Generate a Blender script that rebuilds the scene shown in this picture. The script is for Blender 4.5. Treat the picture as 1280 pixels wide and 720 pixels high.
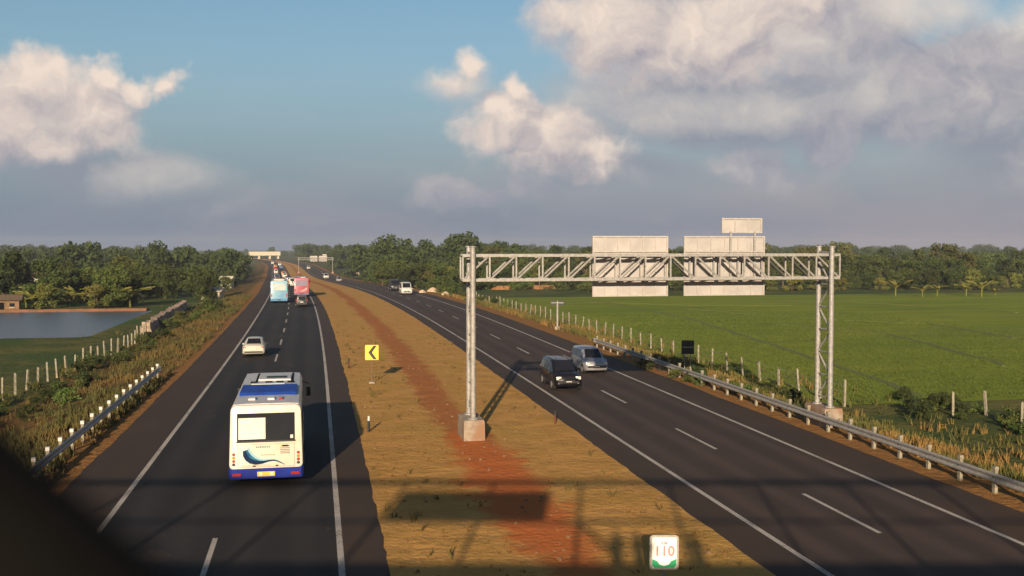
import bpy, bmesh, math, random
import numpy as np
from mathutils import Vector, Matrix
R = math.radians
random.seed(7); rng = np.random.default_rng(7)
scn = bpy.context.scene
for o in list(bpy.data.objects): bpy.data.objects.remove(o)

# ------------------------------------------------------------------ camera
F = 1280.0; CAM_H = 8.8
YAW = math.atan(245/F); PITCH = math.atan(55/F)
cam = bpy.data.cameras.new("camera"); camo = bpy.data.objects.new("camera", cam)
scn.collection.objects.link(camo); scn.camera = camo
cam.sensor_width = 36; cam.lens = 36; cam.clip_start = 0.05; cam.clip_end = 12000
camo.location = (0, 0, CAM_H); camo.rotation_euler = (R(90)-PITCH, 0, -YAW)
cam.dof.use_dof = True; cam.dof.focus_distance = 62; cam.dof.aperture_fstop = 2.2
FWD = Vector((math.sin(YAW), math.cos(YAW), 0)); RGT = Vector((math.cos(YAW), -math.sin(YAW), 0))

# ------------------------------------------------------------------ light
SUN_EL = 15.9; SHADOW_AZ = 15.8          # shadows run this far right of the road
EXPO = 0.5
sd = bpy.data.lights.new("sun", 'SUN'); sd.energy = 5.0; sd.angle = R(0.6); sd.color = (1.0, 0.80, 0.56)
so = bpy.data.objects.new("sun", sd); scn.collection.objects.link(so); so.location = (-40, -60, 60)
ldir = Vector((math.sin(R(SHADOW_AZ))*math.cos(R(SUN_EL)), math.cos(R(SHADOW_AZ))*math.cos(R(SUN_EL)), -math.sin(R(SUN_EL))))
so.rotation_euler = ldir.to_track_quat('-Z', 'Y').to_euler()
scn.view_settings.view_transform = 'Standard'; scn.view_settings.look = 'None'
scn.view_settings.exposure = EXPO; scn.view_settings.gamma = 1.0
scn.render.engine = 'CYCLES'
scn.cycles.max_bounces = 6; scn.cycles.transparent_max_bounces = 8
scn.cycles.use_denoising = True

def lin(r, g, b):
    f = lambda c: c/12.92 if c <= .04045 else ((c+.055)/1.055)**2.4
    return (f(r/255), f(g/255), f(b/255), 1)
def skyc(r, g, b):                      # colour seen in the sky at this exposure
    c = lin(r, g, b); k = 2**EXPO
    return (c[0]/k, c[1]/k, c[2]/k, 1)

world = bpy.data.worlds.new("World"); scn.world = world; world.use_nodes = True
class Tree:
    def __init__(s, nt): s.nt = nt; s.n = nt.nodes; s.l = nt.links
    def node(s, t, **k):
        n = s.n.new(t)
        for a, b in k.items(): setattr(n, a, b)
        return n
    def put(s, sock, v):
        if hasattr(v, 'is_linked') or isinstance(v, bpy.types.NodeSocket): s.l.new(v, sock)
        else: sock.default_value = v
    def m(s, op, a, b=None, c=None, clamp=False):
        n = s.node('ShaderNodeMath', operation=op); n.use_clamp = clamp
        for i, v in enumerate((a, b, c)):
            if v is not None: s.put(n.inputs[i], v)
        return n.outputs[0]
    def v(s, op, a, b=None, c=None):
        n = s.node('ShaderNodeVectorMath', operation=op)
        for i, x in enumerate((a, b, c)):
            if x is not None: s.put(n.inputs[i], x)
        return n.outputs['Value'] if op in ('DOT_PRODUCT', 'LENGTH') else n.outputs[0]
    def noise(s, vec, scale, detail=5, rough=.55, dist=0, out='Fac'):
        n = s.node('ShaderNodeTexNoise'); n.inputs['Scale'].default_value = scale
        n.inputs['Detail'].default_value = detail; n.inputs['Roughness'].default_value = rough
        n.inputs['Distortion'].default_value = dist
        if vec is not None: s.l.new(vec, n.inputs['Vector'])
        return n.outputs[out]
    def ramp(s, x, lo, hi, smooth=True, a=0., b=1.):
        n = s.node('ShaderNodeMapRange', interpolation_type='SMOOTHSTEP' if smooth else 'LINEAR')
        s.put(n.inputs['Value'], x); n.inputs['From Min'].default_value = lo; n.inputs['From Max'].default_value = hi
        n.inputs['To Min'].default_value = a; n.inputs['To Max'].default_value = b
        return n.outputs['Result']
    def mix(s, f, a, b):
        n = s.node('ShaderNodeMix', data_type='RGBA'); s.put(n.inputs[0], f)
        s.put(n.inputs[6], a); s.put(n.inputs[7], b)
        return n.outputs[2]

def build_sky():
    T = Tree(world.node_tree); T.n.clear()
    out = T.node('ShaderNodeOutputWorld')
    sky = T.node('ShaderNodeTexSky', sky_type='NISHITA'); sky.sun_disc = False
    sky.sun_elevation = R(SUN_EL); sky.sun_rotation = R(180+SHADOW_AZ)
    sky.altitude = 50; sky.air_density = 1.0; sky.dust_density = 1.0; sky.ozone_density = 1.6
    d = T.node('ShaderNodeTexCoord').outputs['Generated']
    f = T.m('MAXIMUM', T.v('DOT_PRODUCT', d, tuple(FWD)), .08)
    u = T.m('DIVIDE', T.v('DOT_PRODUCT', d, tuple(RGT)), f)
    w = T.m('DIVIDE', T.v('DOT_PRODUCT', d, (0, 0, 1)), f)
    cx = T.node('ShaderNodeCombineXYZ'); T.put(cx.inputs[0], u); T.put(cx.inputs[1], w)
    p0 = cx.outputs[0]
    # puffy domain warp
    wn = T.noise(p0, 9, 4, .55, out='Color')
    warp = T.v('MULTIPLY_ADD', wn, (.105, .085, 0), (-.0525, -.0425, 0))
    wn3 = T.noise(p0, 30, 4, .6, out='Color')
    p = T.v('ADD', T.v('ADD', p0, warp), T.v('MULTIPLY_ADD', wn3, (.034, .030, 0), (-.017, -.015, 0)))
    wn2 = T.noise(p0, 3.2, 3, .5, out='Color')
    ps = T.v('ADD', p0, T.v('MULTIPLY_ADD', wn2, (.16, .06, 0), (-.08, -.03, 0)))
    def blobs(pv, lst):
        D = None
        for (x, y, rx, ry, wt) in lst:
            cu, cv = (x-640)/F, (305-y)/F
            su, sv = F/rx, F/ry
            q = T.v('MULTIPLY_ADD', pv, (su, sv, 0), (-cu*su, -cv*sv, 0))
            e = T.m('MULTIPLY_ADD', T.v('LENGTH', q), -wt, wt)
            D = e if D is None else T.m('MAXIMUM', D, e)
        return D
    grey = [(900, 130, 300, 75, 1), (1090, 110, 230, 95, 1), (1240, 120, 170, 130, .9), (1020, 30, 260, 65, 1), (700, 165, 120, 70, .7),
            (1110, 10, 90, 60, .8), (70, 150, 150, 100, .9), (150, 218, 190, 45, .8), (-80, 120, 120, 140, 1), (720, 215, 220, 40, .6), (560, 105, 60, 32, .5),
            (1330, 80, 160, 120, 1), (860, 20, 200, 110, 1), (830, -60, 200, 60, 1), (1380, 200, 300, 80, .7)]
    white = [(770, 35, 105, 72, 1), (870, 45, 125, 70, 1), (700, 20, 50, 45, .7), (930, 20, 95, 62, .9), (940, 82, 70, 36, .6), (820, 85, 100, 38, .7), (1010, -5, 110, 40, .7),
             (652, 118, 34, 36, .85), (635, 152, 66, 46, 1), (690, 168, 68, 44, .9), (745, 192, 66, 26, .7), (602, 172, 44, 30, .65), (660, 195, 80, 24, .5),
             (585, 84, 34, 28, .75), (565, 104, 40, 18, .4),
             (135, 88, 46, 28, .9), (180, 100, 46, 26, .85), (222, 104, 28, 22, .7), (120, 130, 80, 55, .85), (40, 104, 62, 38, .85), (15, 150, 65, 55, .8), (150, 165, 50, 42, .65), (80, 175, 90, 36, .6)]
    soft = [(1150, 95, 90, 60, .8), (1220, 75, 90, 60, .95), (1275, 90, 80, 90, 1.), (1040, 175, 56, 50, .95), (930, 205, 62, 36, .95), (1140, 160, 50, 44, .8), (1090, 60, 110, 50, .5),
            (580, 243, 70, 26, .7), (1010, 20, 120, 50, .6), (300, 250, 90, 25, .25), (980, 215, 60, 24, .45), (660, 232, 120, 22, .4), (1190, 140, 60, 40, .5), (1000, 90, 70, 40, .4)]
    fine = T.noise(p0, 26, 8, .68)
    big = T.noise(p0, 7, 6, .6)
    nz = T.m('ADD', T.m('MULTIPLY_ADD', big, .9, -.45), T.m('MULTIPLY_ADD', fine, .5, -.25))
    Dg = T.m('ADD', blobs(ps, grey), T.m('MULTIPLY', nz, .45))
    Ds = T.m('ADD', blobs(p, soft), T.m('MULTIPLY', nz, .55))
    Dw = T.m('ADD', blobs(p, white), T.m('MULTIPLY', nz, .95))
    ag = T.ramp(Dg, .0, .55); as_ = T.m('MULTIPLY', T.ramp(Ds, .0, .55), .85); aw = T.ramp(Dw, -.08, .50)
    # light on the puffs: compare the billow with the billow a little up-left (toward the sun)
    bl = T.noise(p, 16, 7, .62); bl2 = T.noise(T.v('ADD', p, (-.008, .012, 0)), 16, 7, .62)
    rel = T.m('SUBTRACT', bl, bl2)
    Dup = blobs(T.v('ADD', p, (-.008, .026, 0)), white)          # density a little higher up: tops are lit, bases are not
    grad = T.m('SUBTRACT', blobs(p, white), Dup)
    lit = T.m('ADD', T.m('MULTIPLY', rel, 1.5), T.m('MULTIPLY_ADD', grad, .60, .52), clamp=True)
    cw = T.mix(lit, skyc(164, 160, 170), skyc(240, 222, 207))
    gup = T.m('SUBTRACT', blobs(ps, grey), blobs(T.v('ADD', ps, (0, .05, 0)), grey))
    gl = T.m('ADD', T.m('MULTIPLY', rel, .9), T.m('ADD', T.m('MULTIPLY_ADD', gup, .8, T.m('MULTIPLY_ADD', big, .8, -.22)), T.ramp(w, .09, .24, a=0., b=.45)), clamp=True)
    cg = T.mix(gl, skyc(144, 149, 162), skyc(222, 211, 201))
    # sea of haze low down
    ah = T.m('MULTIPLY', T.ramp(w, .25, .0), .95)
    hn = T.noise(T.v('MULTIPLY', p0, (1, 4, 0)), 4, 4, .5)
    hl = T.ramp(T.m('ADD', T.m('MULTIPLY', u, .5), hn), .25, .85)
    ch = T.mix(hl, skyc(124, 136, 156), skyc(154, 149, 162))
    front = T.ramp(T.v('DOT_PRODUCT', d, tuple(FWD)), .1, .4)
    bgs = T.node('ShaderNodeBackground'); bgs.inputs[1].default_value = SKY
    T.l.new(T.v('MULTIPLY', sky.outputs[0], (.86, .97, .96)), bgs.inputs[0])
    def bg(col):
        b = T.node('ShaderNodeBackground'); T.put(b.inputs[0], col); return b.outputs[0]
    def ms(a, s0, s1):
        n = T.node('ShaderNodeMixShader'); T.put(n.inputs[0], a); T.l.new(s0, n.inputs[1]); T.l.new(s1, n.inputs[2]); return n.outputs[0]
    s = bgs.outputs[0]
    s = ms(T.m('MULTIPLY', ah, 1.0), s, bg(ch))
    s = ms(T.m('MULTIPLY', T.m('MULTIPLY', ag, front), T.ramp(w, -.01, .09, a=.0, b=.93)), s, bg(cg))
    s = ms(T.m('MULTIPLY', as_, front), s, bg(T.mix(lit, skyc(150, 152, 166), skyc(205, 196, 192))))
    s = ms(T.m('MULTIPLY', aw, front), s, bg(cw))
    back = T.ramp(T.v('DOT_PRODUCT', d, tuple(FWD)), .05, -.35, a=0., b=.8)
    s = ms(back, s, bg(skyc(92, 98, 112)))          # unseen dim grey added behind the viewer to cut the sky's fill light
    T.l.new(s, out.inputs[0])
SKY = 0.070
build_sky()

# ------------------------------------------------------------------ helpers
COL = scn.collection
def tag(o, label=None, cat=None, group=None, kind=None):
    if label: o['label'] = label
    if cat: o['category'] = cat
    if group: o['group'] = group
    if kind: o['kind'] = kind
    return o
def empty(name, loc=(0, 0, 0), rz=0, **k):
    o = bpy.data.objects.new(name, None); COL.objects.link(o); o.location = loc; o.rotation_euler = (0, 0, rz)
    o.empty_display_size = .3
    return tag(o, **k)
def copy_tree(o, parent=None):
    c = o.copy(); COL.objects.link(c)
    if parent: c.parent = parent
    for ch in o.children: copy_tree(ch, c)
    return c
class MB:
    def __init__(s): s.v = []; s.f = []
    def add(s, vs, fs):
        b = len(s.v); s.v += [tuple(x) for x in vs]; s.f += [tuple(b+i for i in f) for f in fs]; return s
    def box(s, c, d, rz=0):
        x, y, z = d[0]/2, d[1]/2, d[2]/2
        vs = [(-x,-y,-z),(x,-y,-z),(x,y,-z),(-x,y,-z),(-x,-y,z),(x,-y,z),(x,y,z),(-x,y,z)]
        cs, sn = math.cos(rz), math.sin(rz)
        return s.add([(c[0]+a*cs-b*sn, c[1]+a*sn+b*cs, c[2]+e) for a, b, e in vs],
              [(0,3,2,1),(4,5,6,7),(0,1,5,4),(1,2,6,5),(2,3,7,6),(3,0,4,7)])
    def tube(s, p0, p1, r0, r1=None, n=8, cap=True):
        r1 = r0 if r1 is None else r1
        p0, p1 = Vector(p0), Vector(p1); d = (p1-p0).normalized()
        a = d.orthogonal().normalized(); b = d.cross(a)
        vs = []
        for p, r in ((p0, r0), (p1, r1)):
            for i in range(n):
                t = 2*math.pi*i/n; vs.append(p+(a*math.cos(t)+b*math.sin(t))*r)
        fs = [(i, (i+1) % n, n+(i+1) % n, n+i) for i in range(n)]
        if cap: fs += [tuple(range(n-1, -1, -1)), tuple(range(n, 2*n))]
        return s.add(vs, fs)
    def prism(s, poly, origin, ux, uy, depth):       # polygon in (ux,uy) plane extruded along ux x uy
        ux, uy, o = Vector(ux), Vector(uy), Vector(origin); nz = ux.cross(uy).normalized()*depth
        n = len(poly); fr = [o+ux*a+uy*b for a, b in poly]
        return s.add([p+nz for p in fr]+fr, [tuple(range(n)), tuple(range(2*n-1, n-1, -1))]+[(i, n+i, n+(i+1) % n, (i+1) % n) for i in range(n)])
    def loft(s, rings, caps=True, close=True):
        n = len(rings[0]); vs = [p for r in rings for p in r]; fs = []
        for k in range(len(rings)-1):
            for i in range(n if close else n-1):
                j = (i+1) % n; fs.append((k*n+i, k*n+j, (k+1)*n+j, (k+1)*n+i))
        if caps: fs += [tuple(range(n-1, -1, -1)), tuple((len(rings)-1)*n+i for i in range(n))]
        return s.add(vs, fs)
    def build(s, name, mat, parent=None, smooth=False, fix=True, bevel=0):
        me = bpy.data.meshes.new(name); me.from_pydata(s.v, [], s.f)
        if fix or bevel:
            bm = bmesh.new(); bm.from_mesh(me)
            bmesh.ops.recalc_face_normals(bm, faces=bm.faces)
            if bevel:
                es = [e for e in bm.edges if len(e.link_faces) == 2 and e.calc_face_angle(0) > .6]
                bmesh.ops.bevel(bm, geom=es, offset=bevel, segments=2, profile=.6, affect='EDGES', clamp_overlap=True)
            bm.to_mesh(me); bm.free()
        me.materials.append(mat)
        if smooth:
            me.polygons.foreach_set('use_smooth', [True]*len(me.polygons))
            try: me.set_sharp_from_angle(angle=R(38))
            except Exception: pass
        o = bpy.data.objects.new(name, me); COL.objects.link(o)
        if parent: o.parent = parent
        return o
def rrect(w, h, r, n=4):
    pts = []
    for cx, cy, a0 in ((w/2-r, h/2-r, 0), (-w/2+r, h/2-r, 90), (-w/2+r, -h/2+r, 180), (w/2-r, -h/2+r, 270)):
        for i in range(n+1):
            a = R(a0+90*i/n); pts.append((cx+r*math.cos(a), cy+r*math.sin(a)))
    return pts

def mat(name, c1, c2=None, scale=6., rough=.6, metal=0., bump=0., detail=4, lo=.35, hi=.65, spec=.5, coat=0., coords='Object', rand=0., c3=None):
    m = bpy.data.materials.new(name); m.use_nodes = True
    T = Tree(m.node_tree); b = T.n['Principled BSDF']
    c1 = tuple(c1[:3])+(1,); c2 = tuple((c2 or [x*.8 for x in c1])[:3])+(1,)
    tc = T.node('ShaderNodeNewGeometry').outputs['Position'] if coords == 'World' else T.node('ShaderNodeTexCoord').outputs['Object']
    fac = T.ramp(T.noise(tc, scale, detail), lo, hi)
    col = T.mix(fac, c1, c2)
    if c3: col = T.mix(T.ramp(T.noise(tc, scale*.23, 3), .45, .65), col, tuple(c3[:3])+(1,))
    if rand:
        oi = T.node('ShaderNodeObjectInfo').outputs['Random']
        h = T.node('ShaderNodeHueSaturation'); T.l.new(col, h.inputs['Color'])
        T.l.new(T.m('MULTIPLY_ADD', oi, -.05*rand, .5+.02*rand), h.inputs['Hue'])
        r2 = T.m('FRACT', T.m('MULTIPLY', oi, 17.3))
        T.l.new(T.m('MULTIPLY_ADD', r2, .9*rand, 1-.45*rand), h.inputs['Value']); col = h.outputs[0]
    T.l.new(col, b.inputs['Base Color'])
    b.inputs['Roughness'].default_value = rough; b.inputs['Metallic'].default_value = metal
    b.inputs['Specular IOR Level'].default_value = spec; b.inputs['Coat Weight'].default_value = coat
    if bump:
        bn = T.node('ShaderNodeBump'); bn.inputs['Strength'].default_value = bump
        T.l.new(T.noise(tc, scale*3, 4), bn.inputs['Height']); T.l.new(bn.outputs[0], b.inputs['Normal'])
    return m

# ------------------------------------------------------------------ terrain functions
def xc(y):
    if y < 60: return 0.
    if y < 250: v = -(y-60)**2/9400.
    else: v = -(190**2/9400.)-(y-250)*(190/4700.)
    if y > 700: v -= (min(y, 1600)-700)**2/6000. + max(0, y-1600)*.3
    return v
def sstep(a, b, x):
    t = min(1, max(0, (x-a)/(b-a))); return t*t*(3-2*t)
def drop(y): return -6.6*sstep(110, 540, y)
FIELD = -1.0
POND = (117.5, 161., -25.0, -105.0)    # y range, t range (right edge, left edge)
def side(t):
    if t < -10.9: return FIELD*sstep(-10.9, -17, t)
    if t > 24.6: return FIELD*sstep(24.6, 30, t)
    return 0.
def ground(t, y):
    z = side(t)+drop(y)
    if POND[0]-4 < y < POND[1]+4 and t < POND[2]+3:
        k = min(sstep(POND[0]-3, POND[0]+1, y), 1-sstep(POND[1]-1, POND[1]+3, y), 1-sstep(POND[2]-1, POND[2]+2, t))
        z -= 1.2*k
    return z
def W(t, y, dz=0): return Vector((xc(y)+t, y, ground(t, y)+dz))
def pix(px, py):                         # the ground point a photo pixel looks at
    d = FWD*1.0 + RGT*((px-640)/F) + Vector((0, 0, (360-py)/F))
    cp, sp = math.cos(PITCH), math.sin(PITCH); c = (360-py)/F
    d = FWD*(cp+c*sp) + RGT*((px-640)/F) + Vector((0, 0, c*cp-sp))
    o = Vector((0, 0, CAM_H)); s = 5.; 
    while s < 3000:
        p = o+d*s
        if p.z < ground(p.x-xc(p.y), p.y): return p
        s += .05 if s < 150 else .3
    return o+d*3000
def tz(p): return (p.x-xc(p.y), p.y)

ROWS = list(np.arange(-40, 130, 2.))+list(np.arange(130, 300, 4.))+list(np.arange(300, 700, 10.))+list(np.arange(700, 1700, 25.))+list(np.arange(1700, 2601, 100.))
GC = [-2400,-1500,-900,-600,-400,-300,-220,-170,-140,-120]+list(np.arange(-110, -30, 4.))+list(np.arange(-30, -9.1, 1.0))+[-9.05,-6.6,-3.05,.62,2.0,4.4,6.9,9.4,11.8,13.35,16.8,20.3,22.8]+list(np.arange(23.4, 36, .8))+[40,46,55,70,90,120,160,220,300,400,600,900,1500,2400]
def sheet(name, ts, y0, y1, dz, m, kind='structure', rows=None, zf=None):
    rows = rows or [y for y in ROWS if y0 < y < y1]
    if rows[0] > y0: rows = [y0]+rows
    if rows[-1] < y1: rows = rows+[y1]
    vs, at = [], []
    for y in rows:
        for t in ts:
            # heights only change at ROWS, so every sheet stays parallel to the ground
            vs.append((xc_l(y)+t, y, gz_l(t, y)+dz+(zf(t, y) if zf else 0))); at.append((t, y, 0))
    n = len(ts); fs = [(k*n+i, k*n+i+1, (k+1)*n+i+1, (k+1)*n+i) for k in range(len(rows)-1) for i in range(n-1)]
    me = bpy.data.meshes.new(name); me.from_pydata(vs, [], fs)
    a = me.attributes.new('road', 'FLOAT_VECTOR', 'POINT'); a.data.foreach_set('vector', [c for q in at for c in q])
    me.materials.append(m); me.polygons.foreach_set('use_smooth', [True]*len(fs))
    o = bpy.data.objects.new(name, me); COL.objects.link(o)
    if kind: o['kind'] = kind
    return o
RA = np.array(ROWS)
def _rowlerp(y, fn):
    i = int(np.searchsorted(RA, y, side='right'))-1; i = max(0, min(i, len(RA)-2))
    a, b = RA[i], RA[i+1]; k = (y-a)/(b-a); return fn(a)*(1-k)+fn(b)*k
def xc_l(y): return _rowlerp(y, xc)
def gz_l(t, y): return _rowlerp(y, lambda q: ground(t, q))
def Wl(t, y, dz=0): return Vector((xc_l(y)+t, y, gz_l(t, y)+dz))

# ------------------------------------------------------------------ ground materials
def gmat(name):
    m = bpy.data.materials.new(name); m.use_nodes = True; T = Tree(m.node_tree)
    b = T.n['Principled BSDF']; b.inputs['Roughness'].default_value = .95; b.inputs['Specular IOR Level'].default_value = .15
    pos = T.node('ShaderNodeNewGeometry').outputs['Position']
    at = T.node('ShaderNodeAttribute'); at.attribute_name = 'road'
    sp = T.node('ShaderNodeSeparateXYZ'); T.l.new(at.outputs['Vector'], sp.inputs[0])
    return m, T, b, pos, sp.outputs[0], sp.outputs[1]
def bump(T, b, h, strength=.4, dist=.1):
    n = T.node('ShaderNodeBump'); n.inputs['Strength'].default_value = strength; n.inputs['Distance'].default_value = dist
    T.l.new(h, n.inputs['Height']); T.l.new(n.outputs[0], b.inputs['Normal'])
def c4(r, g, b): return (r, g, b, 1)

m_ground, T, b, pos, t_, y_ = gmat('field_grass')
col = T.mix(T.ramp(T.noise(pos, .35, 5), .35, .65), c4(.055, .075, .018), c4(.13, .12, .03))
col = T.mix(T.ramp(T.noise(pos, .06, 3), .45, .6), col, c4(.05, .085, .018))
T.l.new(col, b.inputs['Base Color']); bump(T, b, T.noise(pos, 2.5, 5), .8, .4)

m_median, T, b, pos, t_, y_ = gmat('dry_median_earth')
n1 = T.noise(pos, .55, 6, .62); n2 = T.noise(pos, 3.5, 5, .65); n3 = T.noise(pos, .12, 3)
col = T.mix(T.ramp(n1, .35, .65), c4(.52, .275, .080), c4(.42, .23, .058))
col = T.mix(T.m('MULTIPLY', T.ramp(n2, .5, .75), .55), col, c4(.30, .165, .048))
col = T.mix(T.m('MULTIPLY', T.ramp(n3, .5, .65), .5), col, c4(.42, .255, .062))
tw = T.m('ADD', t_, T.m('MULTIPLY_ADD', n1, 2.6, -1.3))
tw = T.m('ADD', tw, T.m('MULTIPLY_ADD', T.noise(pos, .05, 2), 2., -1.))
trk = T.m('SUBTRACT', 1.0, T.ramp(T.m('ABSOLUTE', T.m('SUBTRACT', tw, 6.75)), .55, 1.25))
col = T.mix(T.m('MULTIPLY', trk, .9), col, c4(.36, .125, .034))
ap = T.node('ShaderNodeCombineXYZ'); T.put(ap.inputs[0], T.m('MULTIPLY_ADD', t_, .50, -6.75*.50)); T.put(ap.inputs[1], T.m('MULTIPLY_ADD', y_, .068, -36.*.068))
red = T.m('ADD', T.m('SUBTRACT', 1.0, T.v('LENGTH', ap.outputs[0])), T.m('MULTIPLY_ADD', n1, 2.0, -1.0))
col = T.mix(T.m('MULTIPLY', T.ramp(red, .05, .6), .85), col, c4(.50, .135, .032))
T.l.new(col, b.inputs['Base Color']); bump(T, b, T.m('ADD', n1, T.m('MULTIPLY', n2, .4)), .7, .25)

m_verge, T, b, pos, t_, y_ = gmat('rough_verge')
n1 = T.noise(pos, .5, 6, .62); n2 = T.noise(pos, 2.4, 5, .65)
col = T.mix(T.ramp(n1, .38, .62), c4(.20, .10, .028), c4(.075, .070, .017))
col = T.mix(T.ramp(n2, .52, .7), col, c4(.045, .05, .013))
lft = T.m('LESS_THAN', t_, 0.0)
ed = T.m('ADD', T.mix(lft, T.m('MULTIPLY_ADD', t_, -.45, 25.6*.45), T.m('MULTIPLY_ADD', t_, .45, 11.4*.45)), 0.)
col = T.mix(T.ramp(T.m('ADD', ed, T.m('MULTIPLY_ADD', n1, 1.6, -.8)), -.1, .5), col, c4(.28, .135, .04))
T.l.new(col, b.inputs['Base Color']); bump(T, b, T.m('ADD', n1, n2), .9, .35)

m_paddy, T, b, pos, t_, y_ = gmat('paddy_rice')
n1 = T.noise(T.v('MULTIPLY', pos, (.25, 1, 1)), .12, 4, .5); n2 = T.noise(pos, 5, 4, .7); n3 = T.noise(T.v('MULTIPLY', pos, (.15, 1, 1)), .5, 4)
col = T.mix(T.ramp(n1, .3, .7), c4(.175, .235, .020), c4(.245, .285, .026))
col = T.mix(T.m('MULTIPLY', T.ramp(n3, .52, .62), .35), col, c4(.075, .13, .016))
col = T.mix(T.m('MULTIPLY', T.ramp(n2, .45, .7), .3), col, c4(.06, .115, .014))
col = T.mix(T.m('MULTIPLY', T.ramp(T.noise(pos, .045, 5, .6), .54, .66), .5), col, c4(.17, .20, .045))
col = T.mix(T.m('MULTIPLY', T.ramp(T.noise(T.v('MULTIPLY', pos, (.3, 1, 1)), .35, 6, .7), .60, .72), .55), col, c4(.07, .095, .022))
T.l.new(col, b.inputs['Base Color']); bump(T, b, T.noise(pos, 6, 4, .7), .9, .3)

def asphalt(name, a, bb, stain, tr0=6.6+35.5, wear=.5):
    m, T, b, pos, t_, y_ = gmat(name)
    b.inputs['Roughness'].default_value = .85; b.inputs['Specular IOR Level'].default_value = .25
    st = T.v('MULTIPLY', pos, (1, .06, 1))
    n1 = T.noise(st, .9, 5, .6); n2 = T.noise(pos, .16, 4); n3 = T.noise(pos, 45, 2)
    col = T.mix(T.ramp(n1, .3, .7), a, bb)
    col = T.mix(T.m('MULTIPLY', T.ramp(n2, .45, .65), .6), col, stain)
    col = T.mix(T.m('MULTIPLY', T.ramp(n3, .3, .7), .3), col, tuple(x*.6 for x in a[:3])+(1,))
    ph = T.m('MODULO', T.m('ADD', t_, tr0), 3.55)
    wt = T.m('ABSOLUTE', T.m('SUBTRACT', T.m('ABSOLUTE', T.m('SUBTRACT', ph, 1.77)), .85))
    wt = T.m('MULTIPLY', T.ramp(wt, .55, .1), T.m('MULTIPLY_ADD', n1, .8, .1))
    col = T.mix(T.m('MULTIPLY', wt, wear), col, tuple(min(1, x*1.75) for x in stain[:3])+(1,))
    oil = T.ramp(T.m('ADD', T.m('ABSOLUTE', T.m('SUBTRACT', ph, 1.77)), T.m('MULTIPLY', n2, .5)), .75, .3)
    col = T.mix(T.m('MULTIPLY', oil, .45*wear), col, tuple(x*.5 for x in a[:3])+(1,))
    pc = T.ramp(T.noise(T.v('MULTIPLY', pos, (1, .35, 1)), .35, 6, .7), .60, .63)
    col = T.mix(T.m('MULTIPLY', pc, .35), col, c4(.085, .058, .042))
    T.l.new(col, b.inputs['Base Color']); bump(T, b, n3, .25, .01)
    return m
m_lane_l = asphalt('dark_asphalt', c4(.023, .020, .0205), c4(.018, .0162, .017), c4(.029, .023, .021))
m_lane_r = asphalt('brown_asphalt', c4(.055, .037, .030), c4(.044, .031, .026), c4(.066, .041, .031), -13.35+35.5)
m_shoulder = asphalt('dusty_shoulder', c4(.057, .037, .026), c4(.045, .031, .024), c4(.068, .042, .027), 0, 0)
m_paint, T, b, pos, t_, y_ = gmat('road_paint')
pw = T.ramp(T.m('ADD', T.noise(pos, 9, 6, .75), T.m('MULTIPLY', T.noise(pos, .5, 3), .5)), .72, .98)
T.l.new(T.mix(T.m('MULTIPLY', pw, .8), T.mix(T.noise(pos, .8, 3), c4(.50, .46, .43), c4(.36, .32, .29)), c4(.09, .07, .06)), b.inputs['Base Color'])

ground_o = sheet('ground', GC, -40, 2600, 0, m_ground)
medt = [2.0, 3.2, 4.4, 5.6, 6.9, 8.2, 9.4, 10.6, 11.8]
sheet('median', medt, -40, 1500, .004, m_median)
def ragged(name, t_edge, sgn, m, seed):
    r = np.random.default_rng(seed); vs, at, fs = [], [], []; y = 16.; k = 0; a = .08
    while y < 230:
        a = .8*a+.2*abs(r.normal())*.11; e = a+.06*r.random()
        for t in (t_edge-sgn*.3, t_edge+sgn*e): vs.append((xc_l(y)+t, y, gz_l(t, y)+.0095)); at.append((t, y, 0))
        if k: fs.append((2*k-2, 2*k-1, 2*k+1, 2*k))
        k += 1; y += .35+y*.006
    me = bpy.data.meshes.new(name); me.from_pydata(vs, [], fs); at_ = me.attributes.new('road', 'FLOAT_VECTOR', 'POINT'); at_.data.foreach_set('vector', [c for q in at for c in q])
    me.materials.append(m); o = bpy.data.objects.new(name, me); COL.objects.link(o); o['kind'] = 'structure'
ragged('median', 2.0, -1, m_median, 1); ragged('median', 11.8, 1, m_median, 2); ragged('verge_left', -9.05, 1, m_verge, 3); ragged('verge_right', 22.8, -1, m_verge, 4)
def wob(y): return .12*math.sin(y*.9)+.1*math.sin(y*2.3+1)
lv = [c for c in GC if -18.2 < c < -9.04]; rv = [22.8]+[c for c in GC if 23 < c < 30.5]
sheet('verge_left', lv, -40, 900, .004, m_verge); sheet('verge_right', rv, -40, 900, .004, m_verge)
sheet('shoulder', [-9.05, -6.6], -40, 1700, .006, m_shoulder); sheet('shoulder', [.62, 2.0], -40, 1700, .006, m_shoulder)
sheet('shoulder', [11.8, 13.35], -40, 1700, .006, m_shoulder); sheet('shoulder', [20.3, 22.8], -40, 1700, .006, m_shoulder)
sheet('road', [-6.6, -3.05, .62], -40, 1700, .006, m_lane_l); sheet('road', [13.35, 16.8, 20.3], -40, 1700, .006, m_lane_r)
for t in (-6.6, .62, 13.35, 20.3):
    sheet('edge_line', [t-.09, t+.09], -40, 1600, .011, m_paint)
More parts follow.
